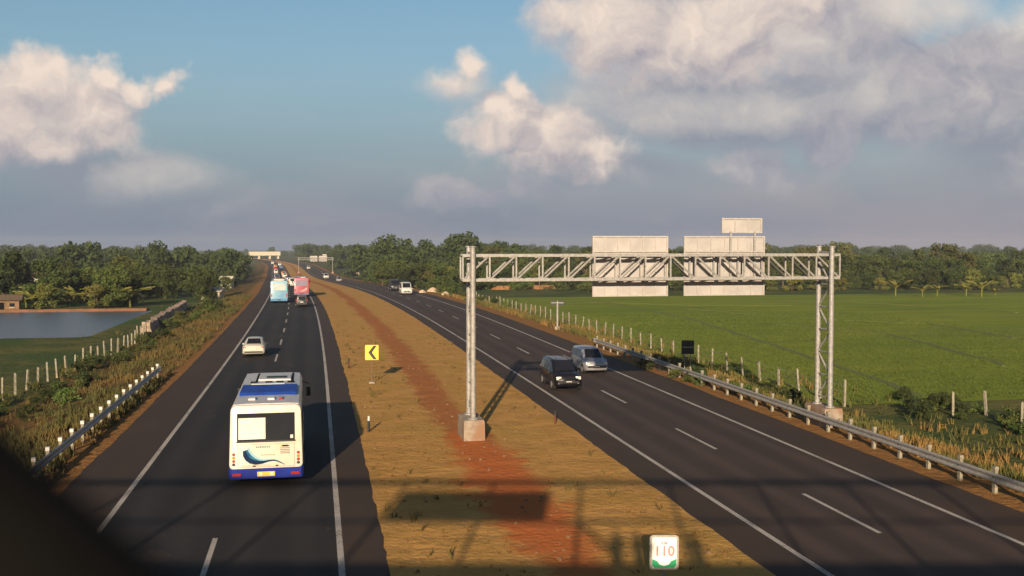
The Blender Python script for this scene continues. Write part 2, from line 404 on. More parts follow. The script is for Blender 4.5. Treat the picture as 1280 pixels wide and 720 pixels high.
def dashes(t, first):
    vs, fs = [], []
    y = first-13*5
    while y < 900:
        seg = [y]+[r for r in ROWS if y < r < y+5]+[y+5]
        for a, c in zip(seg, seg[1:]):
            k = len(vs); vs += [Wl(t-.075, a, .011), Wl(t+.075, a, .011), Wl(t+.075, c, .011), Wl(t-.075, c, .011)]; fs.append((k, k+1, k+2, k+3))
        y += 13
    me = bpy.data.meshes.new('lane_marking'); me.from_pydata([tuple(v) for v in vs], [], fs); me.materials.append(m_paint)
    o = bpy.data.objects.new('lane_marking', me); COL.objects.link(o); o['kind'] = 'structure'
pa = pix(835, 533); pb = pix(250, 673)
dashes(16.8, pix(891, 562).y); dashes(-3.02, pix(261, 674).y-5)

# paddy on the right, low bunds across it
pt = [30.6, 33, 36, 40, 46, 55, 70, 90, 120, 160, 220, 300, 400]
sheet('paddy_field', pt, 57, 196, .02, m_paddy)
m_bund = mat('bund_grass', (.085, .115, .014), (.12, .13, .02), 1.5, .95, coords='World', bump=.2)
def strip(name, pts, w, h, m, kind='structure'):
    mb = MB(); rings = []
    for i, p in enumerate(pts):
        a = pts[max(0, i-1)]; c = pts[min(len(pts)-1, i+1)]
        d = Vector((c[0]-a[0], c[1]-a[1], 0)).normalized(); s = Vector((d.y, -d.x, 0))
        p = Vector(p); rings.append([p-s*w*.5-Vector((0,0,.1)), p-s*w*.3+Vector((0,0,h)), p+s*w*.3+Vector((0,0,h)), p+s*w*.5-Vector((0,0,.1))])
    mb.loft(rings); o = mb.build(name, m, smooth=True); o['kind'] = kind; return o
def gline(pxs, n=14):
    ps = [pix(*q) for q in pxs]; out = []
    for a, c in zip(ps, ps[1:]):
        for i in range(n):
            q = a.lerp(c, i/n)+Vector((rng.normal()*.15, rng.normal()*.15, 0)); out.append((q.x, q.y, ground(q.x-xc(q.y), q.y)))
    return out
for pxs in ([(742, 376), (858, 398), (960, 430), (1105, 478), (1160, 500)], [(858, 386), (1010, 398), (1160, 405), (1278, 425)], [(960, 404), (1110, 418), (1278, 462)], [(1060, 378), (1180, 384), (1278, 392)], [(640, 384), (742, 378), (860, 382), (1000, 382)]):
    strip('bund', gline(pxs), .8, .10, m_bund)

# pond
m_water = bpy.data.materials.new('pond_water'); m_water.use_nodes = True; T = Tree(m_water.node_tree); b = T.n['Principled BSDF']
b.inputs['Base Color'].default_value = (.070, .080, .092, 1); b.inputs['Roughness'].default_value = .30; b.inputs['Specular IOR Level'].default_value = .5
pos = T.node('ShaderNodeNewGeometry').outputs['Position']; bump(T, b, T.noise(T.v('MULTIPLY', pos, (1, 2.5, 1)), 1.6, 3), .5, .12)
vs = [(xc(y)+t, y, FIELD-.35) for y, t in ((POND[0], POND[2]+.2), (POND[1]+2, POND[2]+.2), (POND[1]+2, POND[3]-40), (POND[0]-2, POND[3]-40))]
vs = [(xc(POND[0]-3)+POND[2]+2, POND[0]-3, FIELD-.42), (xc(POND[1]+3)+POND[2]+2, POND[1]+3, FIELD-.42), (-140, POND[1]+3, FIELD-.42), (-140, POND[0]-3, FIELD-.42)]
me = bpy.data.meshes.new('pond_water'); me.from_pydata(vs, [], [(0, 1, 2, 3)]); me.materials.append(m_water)
o = bpy.data.objects.new('pond_water', me); COL.objects.link(o); o['kind'] = 'structure'
m_bank = mat('red_bank', (.24, .10, .05), (.16, .085, .04), 1.2, .95, coords='World', bump=.6)
strip('pond_bank', [(xc(POND[1]+4)+t+rng.normal()*.2, POND[1]+4.2+rng.normal()*.25, ground(t, POND[1]+4.2)-.05) for t in np.arange(-24, -112, -2.)], 1.8, .28, m_bank)

# ------------------------------------------------------------------ common materials
M = dict(
 steel=mat('galvanised_steel', (.50, .48, .46), (.36, .35, .34), 9, .5, .25, rough and 0 if False else 0) if False else mat('galvanised_steel', (.36, .345, .33), (.26, .25, .24), 7, .5, .15),
 concrete=mat('concrete', (.36, .31, .25), (.25, .21, .17), 5, .9, bump=.3),
 panel=mat('aluminium_sheet', (.44, .415, .40), (.36, .34, .33), 1.2, .55, .1),
 panelfr=mat('aluminium_frame', (.45, .42, .39), (.38, .35, .33), 6, .5, .1),
 post=mat('fence_concrete', (.31, .28, .21), (.20, .18, .13), 8, .9),
 dark=mat('dark_steel', (.006, .0055, .005), (.009, .008, .007), 8, .9, spec=.1),
 rubber=mat('tyre_rubber', (.018, .017, .017), (.012, .012, .012), 20, .85),
 rim=mat('wheel_rim', (.45, .44, .43), (.3, .3, .3), 20, .35, .6),
 glass=mat('vehicle_glass', (.010, .011, .016), (.014, .014, .02), 2, .12, 0, spec=.6),
 brake=mat('tail_lamp_red', (.35, .02, .015), (.25, .015, .01), 30, .25, coat=.5),
 amber=mat('amber_lens', (.6, .22, .02), (.5, .18, .02), 30, .25),
 lamp=mat('headlamp_lens', (.75, .75, .73), (.6, .6, .6), 30, .15, .1, coat=.6),
 plate=mat('plate_yellow', (.72, .48, .06), (.6, .4, .05), 30, .5),
 plateb=mat('plate_dark', (.03, .03, .03), (.02, .02, .02), 30, .5),
 platew=mat('plate_mark', (.6, .58, .5), (.5, .48, .42), 30, .5),
 black=mat('black_trim', (.012, .012, .013), (.02, .02, .02), 12, .6),
 white=mat('white_paint', (.62, .60, .57), (.52, .50, .47), 2, .35, coat=.2),
 yellow=mat('sign_yellow', (.80, .60, .05), (.72, .52, .04), 12, .4),
 cream=mat('cream_plaster', (.62, .56, .44), (.48, .43, .33), 2, .9, bump=.2),
 tile=mat('roof_tile', (.22, .085, .04), (.14, .06, .03), 6, .9, bump=.4),
)

# ------------------------------------------------------------------ footbridge the photo is taken from (casts the bands of shade)
def L(a, d, z): q = RGT*a+FWD*d; return Vector((q.x, q.y, z))       # bridge frame: along the span, ahead of the camera, height
fb = empty('footbridge', L(0, 0, 0), 0, label='steel footbridge over the road whose dark blurred brace crosses the bottom left corner', cat='footbridge')
RZ = -YAW
def lbox(mb, a0, a1, d0, d1, z0, z1): mb.box(L((a0+a1)/2, (d0+d1)/2, (z0+z1)/2), (a1-a0, d1-d0, z1-z0), RZ)
mb = MB(); lbox(mb, -24, 34, -2.4, .30, 6.85, 7.30); mb.build('deck', M['concrete'], fb)
mb = MB(); lbox(mb, -24, 34, .31, .39, 6.9, 7.88); mb.build('parapet', M['dark'], fb)
mb = MB(); lbox(mb, -24, 34, -2.5, -2.42, 6.7, 7.6); mb.build('parapet', M['dark'], fb)
for z, h in ((10.5, .22), (9.06, .07)):
    mb = MB(); lbox(mb, -24, 34, .30, .42, z, z+h); mb.build('rail', M['dark'], fb)
for k in range(-7, 11):
    a = -.66+3.2*k
    mb = MB(); lbox(mb, a-.06, a+.06, .295, .425, 7.88, 10.5); mb.build('post', M['dark'], fb)
mb = MB(); mb.tube(L(-.62, .35, 9.045), L(.66, .35, 7.9), .062, n=16); mb.build('brace', M['dark'], fb, smooth=True)
for a in (-16, 6.2, 30):
    mb = MB(); mb.tube(L(a, -1.1, -1.2), L(a, -1.1, 6.85), .5, n=16); mb.build('pier', M['concrete'], fb, smooth=True)
sb = empty('sign_board', L(-4.3, .5, 9.1), RZ, label='wide overhead sign board fixed to the footbridge railing', cat='sign board')
mb = MB(); mb.box((0, 0, .55), (5.2, .06, 1.05)); mb.build('panel', M['panel'], sb)
for x in (-2, 0, 2): MB().box((x, -.06, .55), (.08, .06, 1.3)).build('bracket', M['steel'], sb)

def person(loc, rz, h, shirt, trousers, label):
    root = empty('person', loc, rz, label=label, cat='person')
    J = {'pel': (0,0,.53), 'wst': (0,.01,.62), 'chs': (0,.015,.74), 'nek': (0,0,.835), 'hd0': (0,.01,.87), 'hd1': (0,.02,.93), 'hd2': (0,.015,.975),
         'hl': (.055,0,.51), 'kl': (.06,.015,.28), 'al': (.062,-.01,.045), 'tl': (.065,.075,.018), 'hr': (-.055,0,.51), 'kr': (-.06,.015,.28), 'ar': (-.062,-.01,.045), 'tr': (-.065,.075,.018),
         'sl': (.105,0,.80), 'el': (.135,.01,.64), 'wl': (.10,.13,.60), 'ml': (.09,.175,.61), 'sr': (-.105,0,.80), 'er': (-.135,.01,.64), 'wr': (-.10,.13,.60), 'mr': (-.09,.175,.61)}
    rad = {'pel': .082, 'wst': .07, 'chs': .083, 'nek': .033, 'hd0': .04, 'hd1': .05, 'hd2': .036, 'hl': .055, 'kl': .034, 'al': .024, 'tl': .02, 'sl': .038, 'el': .026, 'wl': .019, 'ml': .017}
    ed = [('pel','wst'),('wst','chs'),('chs','nek'),('nek','hd0'),('hd0','hd1'),('hd1','hd2'),('pel','hl'),('hl','kl'),('kl','al'),('al','tl'),('pel','hr'),('hr','kr'),('kr','ar'),('ar','tr'),('chs','sl'),('sl','el'),('el','wl'),('wl','ml'),('chs','sr'),('sr','er'),('er','wr'),('wr','mr')]
    ks = list(J); me = bpy.data.meshes.new('body'); me.from_pydata([tuple(c*h for c in J[k]) for k in ks], [(ks.index(a), ks.index(c)) for a, c in ed], [])
    o = bpy.data.objects.new('body', me); COL.objects.link(o); o.parent = root
    mo = o.modifiers.new('skin', 'SKIN'); ss = o.modifiers.new('sub', 'SUBSURF'); ss.levels = ss.render_levels = 2
    for i, k in enumerate(ks):
        r = rad.get(k) or rad[k[:-1]+'l']; me.skin_vertices[0].data[i].radius = (r*h, r*h*.8); me.skin_vertices[0].data[i].use_root = (i == 0)
    me.materials.append(shirt)
    return root
m_sh = [mat('cotton_shirt', (.12, .06, .05)), mat('blue_shirt', (.05, .08, .16)), mat('grey_shirt', (.2, .2, .2))]
person(L(.45, -.45, 7.30), RZ, 1.82, m_sh[0], None, 'person in a dark red shirt standing at the footbridge rail')
person(L(1.10, -.3, 7.30), RZ+.2, 1.72, m_sh[1], None, 'person in a blue shirt leaning on the footbridge rail')
person(L(2.75, -.35, 7.30), RZ-.2, 1.76, m_sh[2], None, 'person in a grey shirt standing at the footbridge rail')

# ------------------------------------------------------------------ sign gantry
def gantry(label, group=None):
    g = empty('sign_gantry', (0, 0, 0), 0, label=label, cat='sign gantry', group=group)
    XL, XR, D = 0., 17.4, .64
    ZB, ZT = 7.17, 8.28
    for x in (XL, XR):
        mb = MB(); w = .47
        q = lambda s, z: [(x-w*s, -D-.40*s, z), (x+w*s, -D-.40*s, z), (x+w*s, D+.40*s, z), (x-w*s, D+.40*s, z)]
        mb.loft([q(1.06, -.8), q(1.0, .80), q(.93, .92)]); mb.build('footing', mat('stained_concrete', (.34, .28, .22), (.24, .19, .15), 3, .95, bump=.4, c3=(.26, .15, .09)), g, bevel=.02)
        mb = MB()
        for y in (-D, D): mb.tube((x, y, .92), (x, y, 8.66), .125, .115, n=14); mb.tube((x, y, .92), (x, y, .98), .23, n=14); mb.tube((x, y, 8.66), (x, y, 8.70), .17, n=14)
        mb.build('column', M['steel'], g, smooth=True)
        mb = MB(); z = 1.35; k = 0
        while z < 6.9:
            mb.tube((x, -D+.1, z), (x, D-.1, z), .045, n=6)
            mb.tube((x, (-D if k % 2 else D), z), (x, (D if k % 2 else -D), z+1.1), .045, n=6); z += 1.1; k += 1
        mb.build('bracing', M['steel'], g)
    for x in (XL, XR):
        for z in (ZB-.12, ZT+.12): MB().box((x, 0, z), (.12, 2*D, .10)).build('saddle', M['steel'], g)
    x0, x1 = XL-.42, XR+.55
    TD = .38
    for y in (-TD, TD):
        for z in (ZB, ZT):
            mb = MB(); mb.box(((x0+x1)/2, y, z), (x1-x0, .13, .13)); mb.build('chord', M['steel'], g)
        mb = MB(); n = 15; dx = (x1-x0)/n
        for i in range(n+1):
            x = x0+dx*i; mb.box((x, y, (ZB+ZT)/2), (.07, .07, ZT-ZB-.13))
            if i < n:
                a = (x+.06, y, ZB+.05); c = (x+dx-.06, y, ZT-.05)
                if i > 7: a, c = (x+.06, y, ZT-.05), (x+dx-.06, y, ZB+.05)
                mb.tube(a, c, .048, n=6)
        mb.build('web', M['steel'], g)
    for z in (ZB, ZT):
        mb = MB()
        for i in range(n+1):
            x = x0+dx*i; mb.box((x, 0, z+.001), (.07, 2*TD-.135, .07))
            if i < n: mb.tube((x, -TD, z), (x+dx, TD, z), .035, n=6)
        mb.build('cross_member', M['steel'], g)
    def panel(xa, xb, za, zb, legs=()):
        y = TD+.22
        p = MB().box(((xa+xb)/2, y, (za+zb)/2), (xb-xa, .03, zb-za)).build('sign_panel', M['panel'], g)
        mb = MB(); t = .07
        mb.box(((xa+xb)/2, y-.045, zb-t/2), (xb-xa, .055, t)); mb.box(((xa+xb)/2, y-.045, za+t/2), (xb-xa, .055, t))
        for x in (xa+t/2, xb-t/2): mb.box((x, y-.045, (za+zb)/2), (t, .055, zb-za-2*t-.004))
        mb.build('panel_frame', M['panelfr'], p)
        mb = MB(); k = max(2, int((xb-xa)/.62))
        for i in range(1, k):
            if zb-za < 2: mb = MB()
            mb.box((xa+(xb-xa)*i/k, y-.04, (za+zb)/2), (.05, .045, zb-za-2*t-.01))
            if zb-za < 2: mb.build('stiffener', M['panelfr'], p)
        if zb-za > 2:
            for zz in (ZT+.16, ZB-.16): mb.box(((xa+xb)/2, y-.088, zz), (xb-xa-.1, .04, .06))
            mb.build('stiffener', M['panelfr'], p)
        for x in legs: MB().box((x, y-.1, (za+ZB)/2-.1), (.09, .08, za-ZB+.35)).build('support_leg', M['steel'], p)
    panel(5.86, 9.58, 6.32, 9.18); panel(10.38, 14.5, 6.32, 9.18); panel(12.28, 14.35, 9.33, 10.05, (12.72, 13.95))
    return g
g1 = gantry('tall grey steel sign gantry with two large panels arching over the right carriageway', None)
p = W(6.9, 46.0); g1.location = (p.x, p.y, 0)
g2 = copy_tree(g1); y = 545; g2.location = (xc(y)+6.9, y, drop(y)); g2['label'] = 'tiny distant sign gantry with two pale panels near the horizon'

# ------------------------------------------------------------------ guard rails, fences, posts
def guard_rail(t, y0, y1, label, face):
    g = empty('guard_rail', W(t, y0), 0, label=label, cat='guard rail')
    o = g.location
    prof = [(0, .40), (.045, .44), (.045, .50), (0, .545), (0, .60), (.045, .645), (.045, .705), (0, .745)]
    ys = list(np.arange(y0, y1+.1, 2.)); rings = []
    for y in ys:
        p = W(t, y, 0)-o
        rings.append([(p.x+face*(.10+a), p.y, p.z+z) for a, z in prof]+[(p.x+face*(.085+a), p.y, p.z+z) for a, z in reversed(prof)])
    mb = MB(); mb.loft(rings); bm_ = mb.build('beam', M['steel'], g, smooth=True)
    mb = MB(); mb.loft([[(o_.x+face*(.09+a*1.6), o_.y+dy, o_.z+z) for a, z in prof]+[(o_.x+face*(.075+a*1.6), o_.y+dy, o_.z+z) for a, z in reversed(prof)] for o_, dy in ((Vector(W(t, ys[-1]))-o, .01), (Vector(W(t, ys[-1]))-o, .6))])
    mb.build('end_piece', M['white'], bm_)
    P = R_ = None
    for i, y in enumerate(ys):
        q = W(t, y)-o
        if P is None:
            P = MB().box((0, 0, .26), (.12, .15, 1.1)).box((face*.075, 0, .575), (.05, .1, .3)).build('post', M['post'], g)
            r = MB().box((0, -.005, .885), (.15, .17, .145)).build('reflector' if face > 0 else 'cap', M['white'] if face > 0 else M['post'], P)
        else:
            c = P.copy(); COL.objects.link(c); c.parent = g; rr = r.copy(); COL.objects.link(rr); rr.parent = c
            c.location = q; continue
        P.location = q
    return g
guard_rail(-10.25, 20, 71, 'low steel guard rail with white capped posts along the left shoulder', 1)
guard_rail(23.5, 14, 85, 'long grey guard rail running past the right hand gantry leg', -1)

fp = MB().loft([[(-.065,-.065,-.5),(.065,-.065,-.5),(.065,.065,-.5),(-.065,.065,-.5)], [(-.06,-.06,1.45),(.06,-.06,1.45),(.06,.06,1.45),(-.06,.06,1.45)], [(-.03,-.03,1.52),(.03,-.03,1.52),(.03,.03,1.52),(-.03,.03,1.52)]]).build('fence_post', M['post'])
first = True
def posts(pts, label, group):
    global first
    for (t, y) in pts:
        if first: o = fp; first = False
        else: o = fp.copy(); COL.objects.link(o)
        o.location = W(t, y, rng.normal()*.04); o.rotation_euler = (rng.normal()*.05, rng.normal()*.05, rng.normal()*.3); o.scale = (1, 1, .97+rng.normal()*.06)
        tag(o, label, 'fence post', group)
posts([(31.2+(y-58)*-.012, y) for y in np.arange(56.5, 190, 2.9)], 'pale concrete fence post along the edge of the green paddy', 'fence posts along the paddy')
posts([tz(pix(1191, 521)), tz(pix(1233, 520)), tz(pix(1277, 535))], 'pale fence post half hidden in bushes right of the gantry', 'fence posts in the bushes')
posts([(-19.6+(y-66)*.07 if y < 100 else -17.2-(y-100)*.02, y) for y in np.arange(56, 117, 2.15)], 'pale concrete fence post between the left verge and the pond', 'fence posts beside the pond')
m_wire = mat('fence_wire', (.2, .19, .17))
def wires(pts, label, group):
    for h in (.45, .9, 1.3):
        mb = MB()
        rings = []
        for a, c in zip(pts, pts[1:]):
            for f in (0, .5):
                p = W(a[0]*(1-f)+c[0]*f, a[1]*(1-f)+c[1]*f, h-(.05 if f else 0)); rings.append([(p.x-.066-.012, p.y, p.z-.008), (p.x-.066+.012, p.y, p.z-.008), (p.x-.066, p.y, p.z+.012)])
        mb.loft(rings); tag(mb.build('fence_wire', m_wire, fix=False), label, 'fence wire', group)
wires([(31.2+(y-58)*-.012, y) for y in np.arange(56.5, 190, 2.9)], 'thin grey wire strung along the posts of the paddy fence', 'wires of the paddy fence')
wires([(-19.6+(y-66)*.07 if y < 100 else -17.2-(y-100)*.02, y) for y in np.arange(56, 117, 2.15)], 'thin grey wire strung along the posts beside the pond', 'wires of the pond fence')
# stone wall beyond the pond
m_stone = mat('rubble_stone', (.42, .30, .23), (.24, .16, .12), 2.2, .9, coords='World', bump=.9, lo=.4, hi=.6)
mb = MB(); rings = []
for i, y in enumerate(np.arange(119, 170, 1.)):
    t = -18.2-.02*(y-119)+.08*rng.normal(); p = W(t, y); hh = 1.1+.10*rng.normal()
    rings.append([(p.x-.5, p.y, p.z-.3), (p.x-.35, p.y, p.z+hh), (p.x+.35, p.y, p.z+hh*.95), (p.x+.55+.1*rng.normal(), p.y, p.z-.3)])
mb.loft(rings); tag(mb.build('stone_wall', m_stone), 'low pinkish rubble stone wall running on from the fence beyond the pond', 'wall')

# guide posts on the median and verge
def guide_post(t, y, label, head, h=.75):
    g = empty('guide_post', W(t, y), 0, label=label, cat='guide post')
    MB().tube((0, 0, -.2), (0, 0, h-.22), .055, n=8).build('stem', M['black'] if head != 'dark' else mat('rust_red', (.10, .03, .02)), g)
    MB().tube((0, 0, h-.22), (0, 0, h), .062, .05, n=8).build('cap', M['white'] if head == 'white' else M['black'], g)
p = tz(pix(461, 540)); guide_post(*p, 'short dark guide post with white cap beside the white bus shadow', 'white')
p = tz(pix(694, 530)); guide_post(*p, 'short rusty red guide post at the median edge nearest the dark car', 'dark', .65)
p = tz(pix(436, 460)); guide_post(*p, 'small dark guide post left of the yellow chevron sign', 'dark', .7)
p = tz(pix(421, 352)); guide_post(*p, 'far white topped guide post where the median narrows', 'white', 1.0)

def text_mesh(s, size, name, m, parent, loc, rot, ext=.004, align='CENTER'):
    c = bpy.data.curves.new(name, 'FONT'); c.body = s; c.size = size; c.offset = size*.022; c.extrude = ext; c.align_x = align; c.align_y = 'CENTER'
    o = bpy.data.objects.new(name, c); COL.objects.link(o)
    dg = bpy.context.evaluated_depsgraph_get(); me = bpy.data.meshes.new_from_object(o.evaluated_get(dg))
    bpy.data.objects.remove(o); me.materials.clear(); me.materials.append(m); me.name = name
    o = bpy.data.objects.new(name, me); COL.objects.link(o); o.parent = parent; o.location = loc; o.rotation_euler = rot
    return o
# yellow chevron
p = pix(465, 479)
cs = empty('chevron_sign', p, -YAW*.6, label='yellow sign with black left pointing chevron on the median', cat='road sign')
MB().tube((0, .03, -.3), (0, .03, 2.3), .03, n=8).build('post', mat('weathered_post', (.20, .13, .07), (.14, .10, .06)), cs)
MB().prism(rrect(.84, .95, .05), (0, .02, 1.95), (1, 0, 0), (0, 0, 1), .03).build('board', M['yellow'], cs)
MB().prism([(-.22, 0), (.10, .43), (.31, .43), (.01, 0), (.31, -.43), (.10, -.43)], (0, -.012, 1.95), (1, 0, 0), (0, 0, 1), .006).build('chevron', M['black'], cs)
MB().loft([[(a*.20, c*.20, -.1) for a, c in ((-1,-1),(1,-1),(1,1),(-1,1))], [(a*.17, c*.17, .10) for a, c in ((-1,-1),(1,-1),(1,1),(-1,1))]]).build('footing', M['concrete'], cs)
# kilometre sign
ks_y = 25.4
d = FWD*ks_y+RGT*((832.5-640)/F*ks_y); kz = (CAM_H-(695-305)*ks_y/F)/1.16
km = empty('kilometre_sign', (d.x, d.y, 0), -YAW*.9, label='small white and green kilometre sign reading 110 at the bottom of the picture', cat='road sign')
km.scale = (1.16, 1.16, 1.16)
m_km = mat('reflective_white', (.86, .86, .84), (.8, .8, .78), 20, .3); m_gr = mat('sign_green', (.03, .36, .17), (.025, .3, .14), 20, .35); m_rd = mat('faded_red', (.48, .26, .26), (.42, .24, .24)); m_rim = mat('sign_rim', (.42, .39, .35), (.34, .31, .28), 10, .5, .2)
MB().tube((0, .05, -.4), (0, .05, kz+.2), .04, n=10).build('post', M['steel'], km)
MB().prism(rrect(.63, .76, .08), (0, .03, kz), (1, 0, 0), (0, 0, 1), .03).build('backing', m_rim, km)
bd = MB().prism(rrect(.535, .665, .05), (0, -.003, kz), (1, 0, 0), (0, 0, 1), .012).build('board', m_km, km)
MB().prism([(-.262, -.135), (-.15, -.18), (-.10, -.255), (0, -.29), (.10, -.255), (.15, -.18), (.262, -.135), (.262, -.28), (.215, -.328), (-.215, -.328), (-.262, -.28)], (0, -.017, kz), (1, 0, 0), (0, 0, 1), .006).build('green_band', m_gr, bd)
text_mesh('110', .30, 'number', m_rd, bd, (0, -.027, kz+.03), (R(90), 0, 0)); text_mesh('KM', .09, 'heading', m_rd, bd, (0, -.027, kz+.21), (R(90), 0, 0))
# dark sign seen from behind and the double-headed post
p = W(25.0, 66.5)
ds = empty('road_sign', p, R(-12), label='small black backed road sign behind the right guard rail', cat='road sign')
for x in (-.2, .2): MB().tube((x, 0, -.3), (x, 0, 2.0), .035, n=8).build('post', M['steel'], ds)
MB().prism(rrect(.86, .95, .05), (0, -.045, 1.75), (1, 0, 0), (0, 0, 1), .03).build('board', M['black'], ds)
MB().box((0, -.09, 1.75), (.8, .025, .06)).build('bracket', M['steel'], ds)
p = W(24.6, pix(681, 412).y)
dp = empty('twin_sign_post', p, R(-15), label='slim grey post with two small dark boards at its top beside the paddy', cat='sign post')
MB().tube((0, 0, -.3), (0, 0, 2.9), .10, n=10).build('post', M['steel'], dp)
for x in (-.42, .42): MB().prism(rrect(.48, .5, .04), (x, -.1, 2.75), (1, 0, 0), (0, 0, 1), .03).build('board', M['black'], dp)
MB().box((0, -.155, 2.75), (1.3, .05, .06)).build('cross_arm', M['steel'], dp)
MB().box((0, 0, .1), (.5, .5, .4)).build('footing', M['concrete'], dp)

# ------------------------------------------------------------------ vehicles
def wheel(root, x, y, r, w, small=False):
    s = 1 if x > 0 else -1
    wh = MB().tube((x-s*w, y, r), (x, y, r), r, n=20).build('wheel', M['rubber'], root, smooth=True)
    mb = MB(); mb.tube((x-s*.01, y, r), (x+s*.012, y, r), r*.62, n=16)
    for i in range(5):
        a = 2*math.pi*i/5; mb.box((x+s*.014, y+math.cos(a)*r*.3, r+math.sin(a)*r*.3), (.02, r*.12, r*.12))
    mb.build('rim', M['rim'], wh)
    return wh
def car(name, label, cat, paint, st, wheels, lights, dark_lower=None, roofrails=False, plate='plateb'):
    """st: stations from tail (-y) to nose: (y, z_bottom, z_belt, z_top, half_w, half_roof, glass)"""
    root = empty(name, (0, 0, 0), 0, label=label, cat=cat)
    def ring(s):
        y, zb, zl, zt, w, wr, _ = s
        hp = [(w*.86, zb), (w*.97, zb+.08), (w, zb+.25), (w*.995, zl-.14), (w*.965, zl), (wr+.03, zt-.10), (wr-.06, zt-.02), (wr*.45, zt+.012)]
        return [(x, y, z) for x, z in hp]+[(-x, y, z) for x, z in reversed(hp)]
    rings = [ring(s) for s in st]
    mb = MB(); mb.loft(rings); body = mb.build('body', paint, root, smooth=True)
    def patch(nm, quad, m, off, shrink=(.05, .08), parent=root):
        a, b_, c, d_ = [Vector(q) for q in quad]; n = (b_-a).cross(d_-a).normalized()
        ce = (a+b_+c+d_)/4
        if n.dot(ce-Vector((0, 0, .6))) < 0: n = -n
        q = lambda u, v: (a*(1-u)+b_*u)*(1-v)+(d_*(1-u)+c*u)*v
        u0, v0 = shrink
        pts = [q(u0, v0), q(1-u0, v0), q(1-u0, 1-v0), q(u0, 1-v0)]
        mb = MB(); mb.add([p-n*.02 for p in pts]+[p+n*off for p in pts], [(0,1,2,3),(4,5,6,7),(0,1,5,4),(1,2,6,5),(2,3,7,6),(3,0,4,7)])
        return mb.build(nm, m, parent)
    for i in range(len(st)-1):
        gl = st[i][6]
        if not gl: continue
        A, B = rings[i], rings[i+1]; n = len(A)
        if 's' in gl:
            patch('side_window', (A[4], B[4], B[5], A[5]), M['glass'], .008, (.05, .06)); patch('side_window', (A[n-5], B[n-5], B[n-6], A[n-6]), M['glass'], .008, (.05, .06))
        if 'f' in gl:      # windscreen: from roof (i) down to cowl (i+1)
            patch('windscreen', (A[6], A[n-7], B[n-7], B[6]), M['glass'], .045, (.05, .05))
        if 'r' in gl:      # rear window: from tail (i) up to roof (i+1)
            patch('rear_window', (A[6], A[n-7], B[n-7], B[6]), M['glass'], .045, (.07, .06))
    y0, y1 = st[0][0], st[-1][0]
    hw = max(s[4] for s in st)
    for (wy, r) in wheels:
        for s in (1, -1):
            wheel(root, s*(hw+.005), wy, r, .2)
            MB().tube((s*(hw-.2), wy, r+.02), (s*(hw+.002), wy, r+.02), r*1.18, n=20).build('wheel_arch', M['black'], body)
    for nm, m, x, y, z, dx, dy, dz in lights:
        for s in (1, -1):
            MB().box((s*x, y, z), (dx, dy, dz)).build(nm, m, root, bevel=min(dx, dy, dz)*.3)
    # bumper strips, grille, plates, mirrors
    zf = st[-1][1]; zr = st[0][1]
    MB().box((0, y1+.01, zf+.16), (hw*1.5, .05, .13)).build('lower_grille', M['black'], root, bevel=.01)
    MB().box((0, y1+.02, st[-1][2]-.10), (hw*.85, .05, .10)).build('grille', M['black'], root, bevel=.01)
    pf = MB().box((0, y1+.05, zf+.20), (.45, .02, .13)).build('licence_plate', M[plate], root); MB().box((0, y1+.062, zf+.20), (.34, .006, .05)).build('characters', M['platew'], pf)
    pr = MB().box((0, y0-.03, st[0][2]-.20), (.45, .02, .13)).build('licence_plate', M[plate], root); MB().box((0, y0-.042, st[0][2]-.20), (.34, .006, .05)).build('characters', M['platew'], pr)
    MB().box((0, y0-.01, zr+.08), (hw*1.6, .05, .12)).build('bumper_trim', M['black'], root, bevel=.01)
    my = [s for s in st if s[6] and 'f' in s[6]][0][0]+.38
    for s in (1, -1): MB().box((s*(hw+.07), my, st[-2][2]+.12), (.17, .09, .13)).build('mirror', paint, root, bevel=.03)
    if roofrails:
        for s in (1, -1): MB().tube((s*.52, -1.4, st[2][3]+.03), (s*.52, .4, st[2][3]+.03), .022, n=6).build('roof_rail', M['steel'], root)
    return root
def paint(name, c, metal=.3, rough=.3): return mat(name, c, tuple(x*.9 for x in c), 1.5, rough+.08, metal, spec=.35, coat=.2)
# stations: y, bottom, belt, top, half width, half roof width, glass between this and next
SEDAN = [(-2.18, .36, .86, .90, .72, .66, ''), (-2.08, .28, .93, .98, .82, .70, ''), (-1.62, .22, .96, 1.01, .85, .70, 'r'), (-1.02, .20, .96, 1.41, .86, .58, 's'), (.25, .20, .94, 1.43, .86, .58, 'sf'), (1.05, .20, .90, .97, .86, .70, ''), (1.75, .22, .80, .85, .83, .68, ''), (2.08, .28, .70, .74, .74, .62, ''), (2.14, .34, .62, .65, .66, .58, '')]
MPV = [(-2.10, .38, .95, 1.05, .74, .60, 'r'), (-1.98, .28, 1.0, 1.60, .82, .60, 's'), (-1.1, .22, .99, 1.66, .84, .60, 's'), (-.1, .20, .98, 1.66, .84, .60, 's'), (.55, .20, .97, 1.60, .84, .60, 'sf'), (1.22, .20, .95, 1.03, .84, .70, ''), (1.85, .24, .86, .92, .81, .66, ''), (2.08, .30, .74, .78, .74, .62, ''), (2.14, .36, .62, .66, .66, .56, '')]
SUV = [(-2.12, .42, 1.05, 1.18, .76, .66, 'r'), (-2.02, .34, 1.08, 1.70, .84, .62, 's'), (-1.0, .28, 1.07, 1.76, .86, .62, 's'), (-.1, .26, 1.06, 1.76, .86, .62, 's'), (.55, .26, 1.05, 1.71, .86, .62, 'sf'), (1.15, .26, 1.04, 1.12, .86, .72, ''), (1.9, .28, .98, 1.05, .84, .70, ''), (2.1, .34, .88, .94, .78, .68, ''), (2.16, .40, .72, .80, .70, .62, '')]
